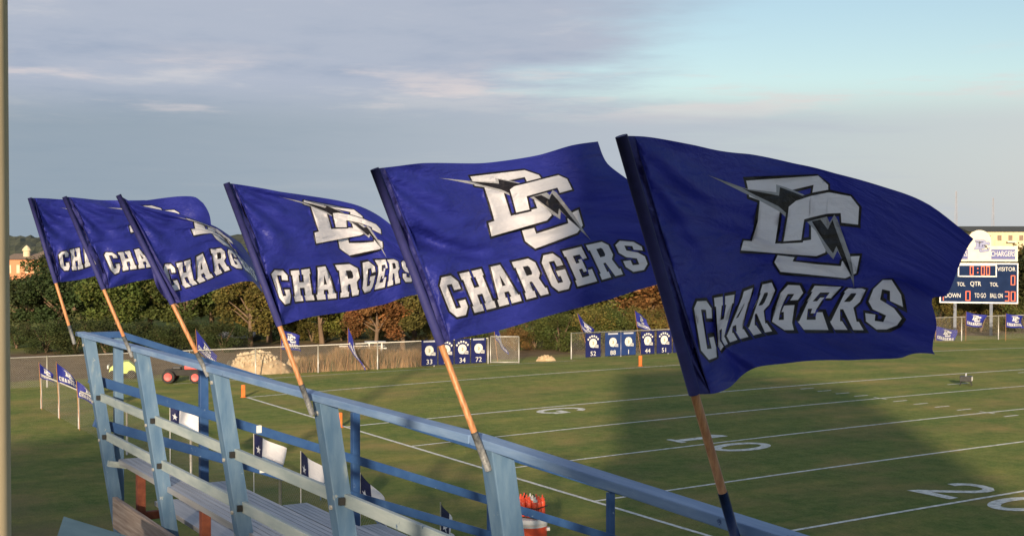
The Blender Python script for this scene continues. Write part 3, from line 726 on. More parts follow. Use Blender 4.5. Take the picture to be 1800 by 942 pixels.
for i, fl in enumerate(FLAGS):
    zr = 2677 * 2.585 / (fl['rail'][0] + 459)
    c = fl['c']
    tps = TPS([p for p, _ in c], [q for _, q in c], 1e-4 if i < 5 else 6e-4)
    P, F, m = FLAT
    uv = np.stack([P[:, 0] / FLW, P[:, 1] / FLH], 1)
    px = tps(uv)
    TLp, BLp = np.array(c[0][1], float), np.array([q for p, q in c if p == (0, 1)][0], float)
    hTL = (fl['rail'][1] - TLp[1]) * zr / FOCAL; hBL = (fl['rail'][1] - BLp[1]) * zr / FOCAL
    zTL, zBL = zr - POLE_LEAN_DEPTH * hTL, zr - POLE_LEAN_DEPTH * hBL
    z = zTL + (zBL - zTL) * uv[:, 1] + 1.12 * uv[:, 0] - .10 * uv[:, 0] ** 2 + waves(i, uv[:, 0], uv[:, 1])
    if i == 2: z += .22 * np.clip((uv[:, 0] - .55) / .45, 0, 1) ** 1.5
    if i == 3: z += .30 * np.clip(.3 - uv[:, 1], 0, 1) * np.clip(uv[:, 0] * 1.6, 0, 1)
    if i == 4: z += .13 * np.exp(-(((uv[:, 1] - .36 - .72 * uv[:, 0]) / .05) ** 2)) * np.clip(1.1 - 2.3 * uv[:, 0], 0, 1)
    if i == 5: z += .10 * np.exp(-(((uv[:, 0] - .17) / .05) ** 2)) * np.clip((uv[:, 1] - .55) * 2.5, 0, 1)
    W3 = [at(a, b, d) for (a, b), d in zip(px, z)]
    wTL, wBL = at(*TLp, zTL), at(*BLp, zBL)
    d = (wBL - wTL).normalized()
    bottom = wTL + d * ((wBL - wTL).length * (fl['rail'][1] - TLp[1]) / (BLp[1] - TLp[1]) + .13)
    t = thing('flag', fl['label'], 'flag', tuple(bottom), 0, 'six team flags on poles along the bleacher railing')
    off = Vector(bottom)
    cl = link('cloth', cloth_mesh('cloth', FLAT, [p - off for p in W3]), t)
    MB().tube([Vector((0, 0, 0)), wTL + d * .03 - off], .0135, 10).build('pole', M_pole, t, smooth=True)
    MB().tube([wBL + d * .0 - off, wTL + d * .0 - off], .018, 10).build('sleeve', M_shadedhem, t, smooth=True)
    if True:
        rail_pt = bottom - d * .13
        MB().tube([bottom + d * .01 - off, rail_pt - d * (.035 if i < 5 else .03) - off], .0155, 10).build('tape', M_tape if i < 5 else M_bluetape, t, smooth=True)

# ------------------------------------------------------------------ chain link fences
def link_material():
    m = bpy.data.materials.new('chain_link'); m.use_nodes = True; nt = m.node_tree; L = nt.links
    b = nt.nodes['Principled BSDF']; b.inputs['Base Color'].default_value = (.36, .34, .30, 1); b.inputs['Metallic'].default_value = .3; b.inputs['Roughness'].default_value = .5
    t = nt.nodes.new('ShaderNodeTexCoord'); mp = nt.nodes.new('ShaderNodeMapping'); L.new(t.outputs['UV'], mp.inputs[0]); mp.inputs['Rotation'].default_value = (0, 0, math.radians(45)); mp.inputs['Scale'].default_value = (1 / .06,) * 3
    s = nt.nodes.new('ShaderNodeSeparateXYZ'); L.new(mp.outputs[0], s.inputs[0])
    def edge(o):
        f = nt.nodes.new('ShaderNodeMath'); f.operation = 'FRACT'; L.new(o, f.inputs[0])
        g = nt.nodes.new('ShaderNodeMath'); g.operation = 'LESS_THAN'; L.new(f.outputs[0], g.inputs[0]); g.inputs[1].default_value = .07; return g.outputs[0]
    mx = nt.nodes.new('ShaderNodeMath'); mx.operation = 'MAXIMUM'; L.new(edge(s.outputs[0]), mx.inputs[0]); L.new(edge(s.outputs[1]), mx.inputs[1])
    L.new(mx.outputs[0], b.inputs['Alpha'])
    return m
M_LINK = link_material()
def fence(label, a, b, h, n, top=True):
    a, b = Vector((*a, 0)), Vector((*b, 0)); d = b - a
    t = thing('chain_link_fence', label, 'fence', tuple(a)); z0 = crown(a.x, a.y)
    pm = MB().tube([(0, 0, -.1), (0, 0, h + .03)], .032, 8).mesh('post', M_galv, True)
    for i in range(n + 1):
        q = d * (i / n); o = link('post', pm, t); o.location = q
    MB().tube([(0, 0, h), tuple(d + Vector((0, 0, h)))], .022, 8).build('top_rail', M_galv, t, smooth=True)
    me = bpy.data.meshes.new('wire_mesh'); me.from_pydata([(0, 0, .03), tuple(d + Vector((0, 0, .03))), tuple(d + Vector((0, 0, h))), (0, 0, h)], [], [(0, 1, 2, 3)])
    uv = me.uv_layers.new(name='uv'); Ln = d.length
    for li, q in enumerate(((0, 0), (Ln, 0), (Ln, h), (0, h))): uv.data[li].uv = q
    me.materials.append(M_LINK); link('wire_mesh', me, t)
    return t
Y_FR = YL(8.95)
fence('low chain link fence running along the front of the bleachers beside the sideline', (-9.6, Y_FR), (-9.6 + 2.9 * 18, Y_FR), 1.17, 18)
X_BK = -16.5
fence('chain link fence behind the end zone on the left, up to the open gate', (X_BK, -20), (X_BK, 14.4), 1.22, 12)
fence('chain link fence behind the end zone hung with six helmet banners', (X_BK, 19.1), (X_BK, 31.0), 1.3, 4)
fence('chain link fence in front of the scoreboard on the right', (X_BK, 31.05), (-13.6, 66), 1.42, 12)
g = thing('fence_gate', 'open chain link gate swung out beside the helmet banners', 'gate', (X_BK + .05, 14.5, 0), -.55)
for a, b_ in (((0, 0, .05), (0, 0, 1.3)), ((0, 1.35, .05), (0, 1.35, 1.3)), ((0, 0, 1.3), (0, 1.35, 1.3)), ((0, 0, .08), (0, 1.35, .08))): MB().tube([a, b_], .025, 8).build('gate_frame', M_galv, g, smooth=True)
me = bpy.data.meshes.new('wire_mesh'); me.from_pydata([(0, 0, .08), (0, 1.35, .08), (0, 1.35, 1.3), (0, 0, 1.3)], [], [(0, 1, 2, 3)])
uvl = me.uv_layers.new(name='uv')
for li, q in enumerate(((0, 0), (1.35, 0), (1.35, 1.2), (0, 1.2))): uvl.data[li].uv = q
me.materials.append(M_LINK); link('wire_mesh', me, g)

# ------------------------------------------------------------------ helmet banners
M_banner = mat('blue_vinyl', (.010, .014, .082), (.014, .020, .105), 3, 0.6, spec=.2)
M_bannerb = mat('bright_blue_vinyl', (.010, .030, .13), (.014, .040, .16), 3, 0.5)
M_print = mat('white_vinyl_print', (.60, .59, .56), (.68, .67, .63), 8, 0.6)
M_logo = mat('gold_grey_print', (.30, .27, .16), (.42, .38, .25), 8, 0.6)
M_mask = mat('grey_print', (.33, .35, .42), (.45, .46, .52), 8, 0.6)
HELM = [(-.23, .02), (-.21, .14), (-.13, .235), (0, .265), (.12, .235), (.20, .15), (.225, .05), (.215, -.02), (.12, -.04), (.10, -.13), (.05, -.20), (-.03, -.19), (-.14, -.17), (-.20, -.09)]
MASK = [stroke_polys([(.10, -.05), (.30, -.08), (.31, -.19), (.10, -.17)], .035), stroke_polys([(.10, -.12), (.31, -.135)], .03)]
def banner(y, num, label, w=.80, h=1.16, bm=None, arch=True):
    t = thing('helmet_banner', label, 'banner', (X_BK + .06, y, 0), 0, 'player banners on the end zone fence')
    MB().box(-.006, .006, -w / 2, w / 2, .09, .09 + h).build('panel', bm or M_banner, t)
    c = .09 + h * .555
    s = 1.0
    fn = lambda x, yy: (.010, x * s, c + yy * s)
    hm = link('helmet_print', polys_mesh('helmet', [HELM], M_print, fn=fn), t)
    link('face_mask_print', polys_mesh('mask', MASK, M_print, fn=lambda x, yy: (.012, x * s, c + yy * s)), hm)
    link('helmet_logo', polys_mesh('logo', [[(-.07, .09), (.02, .11), (.07, .04), (.02, -.05), (-.05, -.04), (-.03, .02), (.02, .04), (-.01, .06)]], M_logo, fn=lambda x, yy: (.0135, x * s, c + yy * s)), hm)
    nm = link('number', text_mesh('number', num, .32, M_print, .002), t)
    nm.rotation_euler = (math.pi / 2, 0, math.pi / 2); nm.location = (.011, 0, .09 + .15); nm.scale = (1.1, 1, 1)
    if arch:
        bars = []
        for k in range(6):
            a = math.radians(50 - 20 * k); r = .44
            cx, cy = math.sin(-a) * r * .86, math.cos(a) * r - .055
            d = Vector((math.cos(a * .8), math.sin(a * .8))); q = Vector((-d.y, d.x))
            cc = Vector((cx, cy)); ww, hh = .042, .045
            bars.append([tuple(cc + d * (-ww) + q * (-hh)), tuple(cc + d * ww + q * (-hh)), tuple(cc + d * ww + q * hh), tuple(cc + d * (-ww) + q * hh)])
        link('name_print', polys_mesh('name', bars, M_print, fn=lambda x, yy: (.011, x, c + yy)), t)
    else:
        link('name_print', polys_mesh('name', [[(-.30, .44), (.30, .44), (.30, .52), (-.30, .52)]], M_mask, fn=lambda x, yy: (.011, x, min(.09 + h - .02, c + yy - .02))), t)
banner(11.25, '33', 'blue helmet banner numbered 33, first on the left', arch=False)
banner(12.12, '15', 'blue helmet banner second from the left, behind the wooden flag pole', w=.78)
banner(12.98, '34', 'blue helmet banner third from the left, with an arched name', w=.80)
banner(13.85, '72', 'blue helmet banner numbered 72 next to the open gate', arch=False)
banner(20.35, '52', 'blue helmet banner numbered 52 below a leaning flag', w=.9)
banner(21.55, '88', 'bright blue helmet banner numbered 88, second on the right fence', w=.95, arch=False, bm=M_bannerb)
banner(22.50, '1', 'bright blue helmet banner with a single digit, beside a fence post', w=.9, arch=False, bm=M_bannerb)
banner(23.70, '44', 'blue helmet banner numbered 44 behind the orange pylon', w=.85)
banner(24.75, '51', 'blue helmet banner second from the edge of the large shaded flag', w=.95)
banner(25.80, '36', 'blue helmet banner numbered 36, nearest the large shaded flag', w=.95)

# ------------------------------------------------------------------ small flags on the fences
def small_flag(name, label, base, hpole, w, h, lean, wind, group, kind='team', droop=.0, seed=0):
    """pole on a fence post with a waving cloth; lean and wind are horizontal vectors"""
    base = Vector(base); t = thing(name, label, 'flag', tuple(base), 0, group)
    top = Vector((lean[0], lean[1], hpole)); d = top.normalized()
    MB().tube([(0, 0, 0), tuple(top)], .010, 8).build('pole', M_whiteplastic if kind == 'state' else M_pole, t, smooth=True)
    wd = Vector((wind[0], wind[1], 0)).normalized(); nrm = wd.cross(Vector((0, 0, 1)))
    if kind == 'team':
        P, F, m = FLAT_LO; uv = np.stack([P[:, 0] / FLW, P[:, 1] / FLH], 1); pts = []
        for u, v in uv:
            p = top - d * (h * v) + wd * (w * u * (1 - .12 * math.sin(3 * v + seed))) + Vector((0, 0, -droop * u * (1 - .35 * v) * w - .03 * math.sin(5 * u + seed)))
            p = p + nrm * (.11 * u * math.sin(6.5 * u + 2.2 * v + seed * 1.7)); pts.append(p)
        link('cloth', cloth_mesh('cloth', FLAT_LO, pts), t)
    else:
        star = []
        for k in range(10):
            r = (.115 if k % 2 == 0 else .046); a = math.pi / 2 + k * math.pi / 5
            star.append((.25 + r * math.cos(a), .455 - r * math.sin(a)))
        lay = [([(.5, 0), (1.52, 0), (1.52, .455), (.5, .455)], 2), ([(.5, .455), (1.52, .455), (1.52, .91), (.5, .91)], 3), (star, 2)]
        P, F, m = STATE; pts = []
        for x, y in P:
            u, v = x / FLW, y / FLH
            p = top - d * (h * v) + wd * (w * u) + Vector((0, 0, -droop * u * w)) + nrm * (.16 * u * math.sin(7 * u + 1.5 * v + seed * 1.3)); pts.append(p)
        me = cloth_mesh('cloth', (P, F, m), pts); me.materials[0] = F_NAVY; me.materials[3] = F_PALE
        link('cloth', me, t)
    return t
F_NAVY = cloth_material('navy_flag_cloth', (.012, .016, .07), (.018, .022, .09), .2)
_star = []
for k in range(10):
    r = (.15 if k % 2 == 0 else .06); a = math.pi / 2 + k * math.pi / 5; _star.append((.25 + r * math.cos(a), .455 - r * math.sin(a)))
STATE = flat_flag(18, 11, [([(.5, -.01), (1.53, -.01), (1.53, .6), (.5, .6)], 2), ([(.5, .6), (1.53, .6), (1.53, .92), (.5, .92)], 3), (_star, 2)])
def on_front(px):                                   # x position of a fence point that shows at this pixel column
    L = Y_FR - CAM.y; z = 2677 * L / (px + 459); return XT((z - L * .507) / .8617)
GS = 'state flags on the fence in front of the bleachers'
for k, (px, lab, wv, dr) in enumerate(((301, 'navy, white and pale blue starred flag on the front fence, farthest of its kind', (-.1, 1), .55),
        (449, 'sunlit flag with a star and cream fly flapping between the blue railings', (-.25, 1), .5),
        (532, 'flag with a star half hidden behind the fourth leaning railing post', (-.4, .9), .7),
        (637, 'flag with a star drooping beside the vertical blue railing post', (-.3, 1), 1.0),
        (779, 'navy and white flag with a star low between the railings near the drink coolers', (-.6, .7), .9))):
    small_flag('starred_flag', lab, (on_front(px), Y_FR - .05, 0), 1.84, .70, .56, (0, 0), wv, GS, 'state', dr, k)
GT = 'small team flags on the end zone fences'
small_flag('small_flag', 'small blue flag at the far end of the front fence, farthest left', (-9.2, Y_FR - .06, 0), 1.62, .52, .5, (-.2, -.05), (-.2, 1), GT, 'team', .9, 1)
small_flag('small_flag', 'small blue flag second on the front fence, with a bright white emblem', (-6.3, Y_FR - .06, 0), 1.85, .72, .62, (-.25, -.05), (-.1, 1), GT, 'team', .9, 2)
small_flag('small_flag', 'small blue flag third on the front fence beside the bleacher corner post', (-3.4, Y_FR - .06, 0), 1.5, .6, .5, (-.2, -.05), (.1, 1), GT, 'team', .9, 3)
def on_back(px):
    k = (px - 900) / FOCAL; z = (CAM.x - X_BK) / (.8617 - .507 * k); return CAM.y + z * (.507 + .862 * k)
for k, (px, lab, hp, lean, wv, dr) in enumerate((
        (352, 'small blue flag above the end zone fence beside the third flag pole', 2.1, (0, -.15), (-.2, 1), 1.2),
        (496, 'small blue flag on the end zone fence behind the fourth flag pole', 2.0, (0, 0), (-.2, 1), .35),
        (614, 'narrow blue and white flag hanging limp on the end zone fence', 2.0, (0, 0), (.9, .25), 1.6),
        (878, 'small blue flag leaning beside the open gate, just below the large sunlit flag', 2.0, (0, -.25), (-.5, 1), 1.2))):
    small_flag('small_flag', lab, (X_BK - .1, on_back(px), 0), hp, 1.0, .85, lean, wv, GT, 'team', dr, k)
small_flag('small_flag', 'small blue flag leaning left above the banner numbered 52', (X_BK - .1, on_back(1040), 0), 2.25, 1.0, .85, (0, -.75), (-.2, 1), GT, 'team', .85, 5)
small_flag('small_flag', 'small blue flag curled above the banners numbered 44 and 51', (X_BK - .1, on_back(1130), 0), 2.35, 1.0, .85, (0, -.4), (-.2, 1), GT, 'team', .55, 7)
for k, (px, py, lab) in enumerate(((1645, 574, 'small blue flag behind the tip of the large shaded flag, above the right fence'), (1698, 548, 'small blue flag with a dark bolt below the scoreboard'), (1768, 550, 'small blue flag at the right edge of the picture below the scoreboard'))):
    p = at(px, py, 77.0)
    small_flag('small_flag', lab, (p.x, p.y, 0), p.z, 1.35, .8, (0, 0), (.2, 1), GT, 'team', .18, 11 + k)

# ------------------------------------------------------------------ scoreboard
M_sbblue = mat('scoreboard_navy', (.007, .018, .060), (.010, .024, .076), 2, 0.7, spec=.08)
M_cream = mat('cream_sign', (.58, .54, .45), (.65, .61, .52), 3, 0.6)
def emit(name, c, s):
    m = bpy.data.materials.new(name); m.use_nodes = True; b = m.node_tree.nodes['Principled BSDF']
    t = m.node_tree.nodes.new('ShaderNodeTexNoise'); t.inputs['Scale'].default_value = 40
    r = m.node_tree.nodes.new('ShaderNodeValToRGB'); r.color_ramp.elements[0].color = (*[k * .8 for k in c], 1); r.color_ramp.elements[1].color = (*c, 1)
    m.node_tree.links.new(t.outputs[0], r.inputs[0]); m.node_tree.links.new(r.outputs[0], b.inputs['Emission Color'])
    b.inputs['Base Color'].default_value = (.3, .03, .01, 1); b.inputs['Emission Strength'].default_value = s; return m
M_led = emit('red_led', (1.0, .16, .035), .75)
SZ = 82.0
def sbp(px, py): return at(px, py, SZ)
base = sbp(1721, 532); to_cam = math.atan2(CAM.y - base.y, CAM.x - base.x)
sb = thing('scoreboard', 'navy and white football scoreboard with red clock digits behind the right fence', 'scoreboard', (base.x, base.y, 0), to_cam - math.pi / 2 - .0)
# local frame: x to the left as seen from the pitch is -x ... local -x = picture left when looking at the face (+y faces the eye)
S_ = SZ / FOCAL
def lx(px): return -(px - 1721) * S_
def lz(py): return base.z + (532 - py) * S_
def sbox(px0, px1, py0, py1, y0, y1, name, m, parent=None, bevel=0): 
    a, b_ = sorted((lx(px0), lx(px1))); c, d_ = sorted((lz(py0), lz(py1)))
    return MB().box(a, b_, y0, y1, c, d_).build(name, m, parent or sb, bevel=bevel)
sbox(1656, 1784, 464, 532, -.12, .12, 'cabinet', M_sbblue)
for nm, q in (('trim', (1655, 1785, 462.2, 464.6)), ('trim', (1655, 1785, 530.4, 533)), ('trim', (1655, 1657, 464.6, 530.4)), ('trim', (1783, 1785, 464.6, 530.4))):
    sbox(*q, -.13, .14, nm, M_whiteplastic)
sbox(1656, 1784, 432.5, 459.5, -.08, .10, 'top_sign', M_cream)
for a, b_ in ((1659, 1702), (1740, 1780)): sbox(a, b_, 438.5, 455.5, .10, .112, 'sign_panel', mat('sign_blue', (.05, .06, .22), (.07, .08, .27), 4, .5))
arch = [(lx(1702), lz(459))] + [(lx(1721 + 19.5 * math.sin(math.radians(a))), lz(424 - 19.5 * math.cos(math.radians(a)))) for a in range(-90, 91, 10)] + [(lx(1740.5), lz(459))]
n_ = len(arch); vs = [(x, y, z) for y in (-.07, .125) for x, z in arch]
MB().add(vs, [tuple(range(n_)), tuple(reversed(range(n_, 2 * n_)))] + [(i, n_ + i, n_ + (i + 1) % n_, (i + 1) % n_) for i in range(n_)]).build('arch_sign', M_cream, sb)
def sbtext(s, px, py, size, m, name='label', y=.128, sx=1.0, parent=None):
    o = link(name, text_mesh(name, s, size, m, .003), parent or sb)
    o.rotation_euler = (math.pi / 2, 0, math.pi); o.location = (lx(px), y, lz(py)); o.scale = (sx, 1, 1); return o
sbtext('CHARGERS', 1760, 446.5, .46, M_print, 'sign_lettering', .117, .62)
sbtext('CHARGERS', 1681, 446.5, .46, M_print, 'sign_lettering', .117, .62)
# emblem: the interlocked letters from the flags
em_pol = [(p, s) for p, s in LAYERS[-12:]]
def em(polys, m, y, nm):
    link(nm, polys_mesh(nm, polys, m, fn=lambda x, yy: (lx(1723) - (x - .82) * 1.45, y, lz(432) - (yy - .30) * 1.65)), sb)
em([em_pol[0][0], em_pol[1][0], em_pol[8][0]], mat('emblem_navy', (.03, .03, .12), (.04, .04, .15), 5, .5), .130, 'emblem_outline')
em([em_pol[2][0], (em_pol[3][0], [em_pol[4][0]]), em_pol[9][0]], mat('emblem_blue', (.18, .20, .36), (.24, .26, .42), 5, .5), .134, 'emblem_letters')
em([em_pol[7][0], em_pol[11][0]], M_black, .138, 'emblem_bolt')
for q in ((1686, 1749, 464.8, 466.8), (1686, 1749, 484.6, 486.6), (1685.5, 1687.5, 464.8, 486.6), (1748, 1750, 464.8, 486.6)): sbox(*q, .12, .135, 'clock_frame', M_whiteplastic)
SEG = dict(zip('0123456789', ('abcdef', 'bc', 'abged', 'abgcd', 'fgbc', 'afgcd', 'afgedc', 'abc', 'abcdefg', 'abcdfg')))
def seg_digit(ch, px, py, w, h):
    t = 1.25
    R = dict(a=(0, w, 0, t), g=(0, w, h / 2 - t / 2, h / 2 + t / 2), d=(0, w, h - t, h), f=(0, t, 0, h / 2), b=(w - t, w, 0, h / 2), e=(0, t, h / 2, h), c=(w - t, w, h / 2, h))
    mb = MB()
    for s_ in SEG[ch]:
        a, b_, c, d_ = R[s_]; x0, x1 = sorted((lx(px + a), lx(px + b_))); z0, z1 = sorted((lz(py + c), lz(py + d_)))
        mb.box(x0, x1, .121, .131, z0, z1)
    mb.build('digit', M_led, sb)
for px in (1705.5, 1724, 1732.5): seg_digit('0', px, 467.5, 6, 16)
sbox(1717.5, 1719.5, 471, 473, .121, .13, 'colon_dot', M_led); sbox(1717.5, 1719.5, 478, 480, .121, .13, 'colon_dot', M_led)
seg_digit('0', 1773, 483.5, 7, 17)
seg_digit('0', 1698.5, 511.5, 8, 17); seg_digit('3', 1763.5, 511.5, 7, 17); seg_digit('0', 1773, 511.5, 7.5, 17); seg_digit('1', 1655, 511.5, 7, 17)
sbtext('VISITOR', 1765.5, 473, .36, M_print, sx=.82)
sbtext('HOME', 1670, 473, .36, M_print, sx=.82)
sbtext('QTR', 1715, 499, .40, M_print, sx=.8); sbtext('TOL', 1745.5, 500, .34, M_print, sx=.75); sbtext('TOL', 1691, 500, .34, M_print, sx=.75)
sbtext('DOWN', 1677, 520, .40, M_print, sx=.72); sbtext('TO GO', 1723, 519.5, .40, M_print, sx=.52); sbtext('BALL ON', 1749.5, 519.5, .40, M_print, sx=.46)
for px in (1681, 1741): sbox(px - 2.6, px + 2.6, 532, 532 + base.z / S_, -.1, .06, 'post', mat('scoreboard_post', (.10, .12, .17), (.16, .18, .22), 4, .6))

# ------------------------------------------------------------------ sideline bench with coolers and bottles
bx = at(915, 930, 22.2)
bench = thing('sideline_bench', 'grey bench holding red drink coolers, seen through the blue railings', 'bench', (bx.x, bx.y, 0), .15)
MB().box(-1.1, 1.1, -.3, .3, .41, .45).build('seat', M_alu, bench, bevel=.01)
for sx in (-.95, .95):
    for sy in (-.22, .22): MB().box(sx - .03, sx + .03, sy - .03, sy + .03, 0, .409).build('leg', M_galv, bench)
M_red = mat('red_orange_plastic', (.74, .075, .035), (.82, .11, .04), 4, .4)
def cooler(px, z, r, h, label, big=True):
    p = at(px, 930, z)
    t = thing('drink_cooler', label, 'cooler', (p.x, p.y, .45), math.atan2(CAM.y - p.y, CAM.x - p.x) + math.pi / 2, 'drink coolers on the sideline bench')
    MB().lathe([(r * .9, 0), (r * .95, .02), (r, h * .5), (r, h)], 28).build('body', M_red, t, smooth=False)
    MB().lathe([(r * 1.04, h + .001), (r * 1.06, h + .03), (r * .98, h + .09), (r * .4, h + .105)], 28).build('lid', M_whiteplastic, t)
    MB().lathe([(r * 1.012, h * .93), (r * 1.012, h * .995)], 28).build('band', M_whiteplastic, t)
    for s in (-1, 1): MB().box(s * r * 1.06 - .03, s * r * 1.06 + .03, -.05, .05, h * .78, h * .86).build('handle', M_whiteplastic, t)
    MB().box(-.02, .02, -r - .06, -r + .01, .06, .11).build('spigot', M_whiteplastic, t)
    if big:
        def cyl(x, y, rr): a = x / rr + .55; return (rr * math.sin(a), -rr * math.cos(a), y)
        lb = link('label_patch', polys_mesh('label', [[(-.07 + .028 * k, .12) for k in range(6)] + [(.07 - .028 * k, .38) for k in range(6)]], M_print, fn=lambda x, y: cyl(x, y, r * 1.016)), t)
        link('letter', polys_mesh('letter', [[((x - .5) * .085, .25 + (yy - .8) * .1) for x, yy in p_] for p_ in DIG['G']], M_red, fn=lambda x, y: cyl(x, y, r * 1.03)), lb)
    return t
c1_ = cooler(931, 21.9, .29, .56, 'large red cooler with a white lid and a lettered white patch')
c2_ = cooler(886, 22.5, .22, .50, 'smaller red cooler half hidden by the leaning railing post')
p = Vector(c1_.location) + Vector((0, 0, .667))
bc = thing('bottle_carrier', 'dark wire carrier packed with red squeeze bottles on top of the large cooler', 'carrier', tuple(p), .5); bc.scale = (1.2, 1.2, 1.15)
for z in (.01, .15):
    for a, b_ in (((-.2, -.15, z), (.2, -.15, z)), ((-.2, .15, z), (.2, .15, z)), ((-.2, -.15, z), (-.2, .15, z)), ((.2, -.15, z), (.2, .15, z))): MB().bar(a, b_, .012, .012).build('wire', M_black, bc)
for sx in (-.2, .2): MB().bar((sx, 0, 0), (sx * .3, 0, .33), .012, .012, up=(0, 1, 0)).build('handle_wire', M_black, bc)
kk = 0
ROW = ['front', 'middle', 'back']; CLM = ['left', 'inner left', 'inner right', 'right']
for a in range(4):
    for b_ in range(3):
        q = Vector(p) + Matrix.Rotation(.5, 3, 'Z') @ Vector((-.175 + .117 * a, -.12 + .12 * b_, .014))
        t = thing('squeeze_bottle', 'red squeeze bottle with a pale cap standing in the wire carrier', 'bottle', tuple(q), 0, 'squeeze bottles in the carrier'); t.scale = (1.2, 1.2, 1.2)
        MB().lathe([(.036, 0), (.04, .02), (.04, .08), (.034, .10), (.04, .12), (.04, .19), (.03, .215)], 12).build('body', M_red, t, smooth=True)
        MB().lathe([(.032, .216), (.032, .24), (.012, .25), (.010, .285)], 12).build('cap', M_red if (a + b_) % 3 else M_print, t)

# small cart left on the pitch
p = ground_at(1698, 677)
ct = thing('equipment_cart', 'small dark box with a white panel on thin legs standing alone on the pitch', 'equipment', (p.x, p.y, crown(p.x, p.y)), .6)
MB().box(-.22, .22, -.16, .16, .15, .36).build('body', M_black, ct, bevel=.02)
MB().box(.221, .235, -.13, .15, .19, .34).build('panel', M_print, ct)
for sx in (-.17, .17):
    for sy in (-.12, .12): MB().tube([(sx, sy, .15), (sx * 1.25, sy * 1.25, 0)], .014, 6).build('leg', M_black, ct)
for sx in (-.1, .1): MB().tube([(0, sx, .36), (0, sx, .46)], .016, 6).build('knob', M_mask, ct)

# ------------------------------------------------------------------ trees
def foliage_material():
    m = bpy.data.materials.new('foliage'); m.use_nodes = True; nt = m.node_tree; L = nt.links
    b = nt.nodes['Principled BSDF']; out = nt.nodes['Material Output']; b.inputs['Roughness'].default_value = .7; b.inputs['Specular IOR Level'].default_value = .2
    oi = nt.nodes.new('ShaderNodeObjectInfo'); at_ = nt.nodes.new('ShaderNodeAttribute'); at_.attribute_name = 'tint'
    mx = nt.nodes.new('ShaderNodeMix'); mx.data_type = 'RGBA'; mx.blend_type = 'MULTIPLY'; mx.inputs[0].default_value = 1
    L.new(oi.outputs['Color'], mx.inputs[6]); L.new(at_.outputs['Color'], mx.inputs[7]); L.new(mx.outputs[2], b.inputs['Base Color'])
    tr = nt.nodes.new('ShaderNodeBsdfTranslucent'); L.new(mx.outputs[2], tr.inputs[0])
    ms = nt.nodes.new('ShaderNodeMixShader'); ms.inputs[0].default_value = .25
    L.new(b.outputs[0], ms.inputs[1]); L.new(tr.outputs[0], ms.inputs[2]); L.new(ms.outputs[0], out.inputs[0]); return m
M_LEAF = foliage_material()
M_bark = mat('bark', (.10, .065, .04), (.18, .12, .075), 9, .9, .4, stretch=(2, 2, .5))
def leaf_mesh(name, clumps, per, leaf, seed, squash=1.0):
    """clumps: list of (centre, radius)"""
    r = random.Random(seed); vs, fs, cols = [], [], []
    for c, rad in clumps:
        base = (.72 + .56 * r.random()); warm = r.random()
        for _ in range(per):
            d = Vector((r.gauss(0, 1), r.gauss(0, 1), r.gauss(0, 1))).normalized() * (rad * (r.random() ** .45))
            d.z *= squash; p = Vector(c) + d
            a = Vector((r.gauss(0, 1), r.gauss(0, 1), r.gauss(0, .8))).normalized(); b = a.cross(Vector((r.gauss(0, 1), r.gauss(0, 1), r.gauss(0, 1)))).normalized()
            s = leaf * (.6 + .8 * r.random()); n = len(vs)
            vs += [p - a * s * .5, p + b * s * .33, p + a * s * .5, p - b * s * .33]; fs.append((n, n + 1, n + 2, n + 3))
            k = base * (.65 + .7 * r.random()); w = .85 + .4 * warm * r.random()
            cols += [(k * w, k, k * .9, 1)] * 4
    me = bpy.data.meshes.new(name); me.from_pydata([tuple(v) for v in vs], [], fs)
    ca = me.color_attributes.new('tint', 'FLOAT_COLOR', 'POINT'); ca.data.foreach_set('color', [x for c in cols for x in c])
    me.materials.append(M_LEAF); me.update(); return me
def tree_proto(seed, kind):
    """unit-height tree; returns (trunk mesh, crown mesh)"""
    r = random.Random(seed); mb = MB(); clumps = []
    if kind == 'bush':
        for i in range(26):
            a = r.random() * 6.28; q = r.random() ** .5 * .52; z = .10 + .80 * r.random() * (1 - .5 * q)
            clumps.append(((q * math.cos(a), q * math.sin(a), z), .13 + .10 * r.random()))
        for i in range(5):
            a = i * 1.26; mb.tube([(0, 0, 0), (.08 * math.cos(a), .08 * math.sin(a), .3), (.25 * math.cos(a), .25 * math.sin(a), .75)], .02, 6, .006)
    else:
        th = .22 if kind == 'round' else .3
        lx_, ly_ = r.uniform(-.03, .03), r.uniform(-.03, .03)
        mb.tube([(0, 0, -.02), (lx_, ly_, th), (lx_ * 2, ly_ * 2, .55), (lx_ * 2.5, ly_ * 2.5, .82)], .032, 8, .010)
        spread = .36 if kind == 'round' else .27
        for i in range(9):
            a = i * 2.4 + r.random(); z0 = th + .3 * r.random(); rr = spread * (.55 + .5 * r.random()); z1 = min(.9, z0 + .15 + .25 * r.random())
            mb.tube([(lx_ * 1.4, ly_ * 1.4, z0), (.55 * rr * math.cos(a), .55 * rr * math.sin(a), (z0 + z1) / 2 + .03), (rr * math.cos(a), rr * math.sin(a), z1)], .013, 6, .004)
            clumps.append(((rr * math.cos(a), rr * math.sin(a), z1), .10 + .07 * r.random()))
        for i in range(20):
            a = r.random() * 6.28; t_ = r.random(); z = th + .06 + t_ * (.93 - th - .06)
            env = math.sin(math.pi * min(1, .18 + .80 * (z - th) / (1 - th))) ** .7
            q = spread * env * (.35 + .75 * r.random()); clumps.append(((q * math.cos(a), q * math.sin(a), z), .08 + .075 * r.random()))
    tm = mb.mesh('trunk', M_bark, True)
    cm = leaf_mesh('crown', clumps, 330 if kind != 'bush' else 330, .033, seed + 50)
    return tm, cm
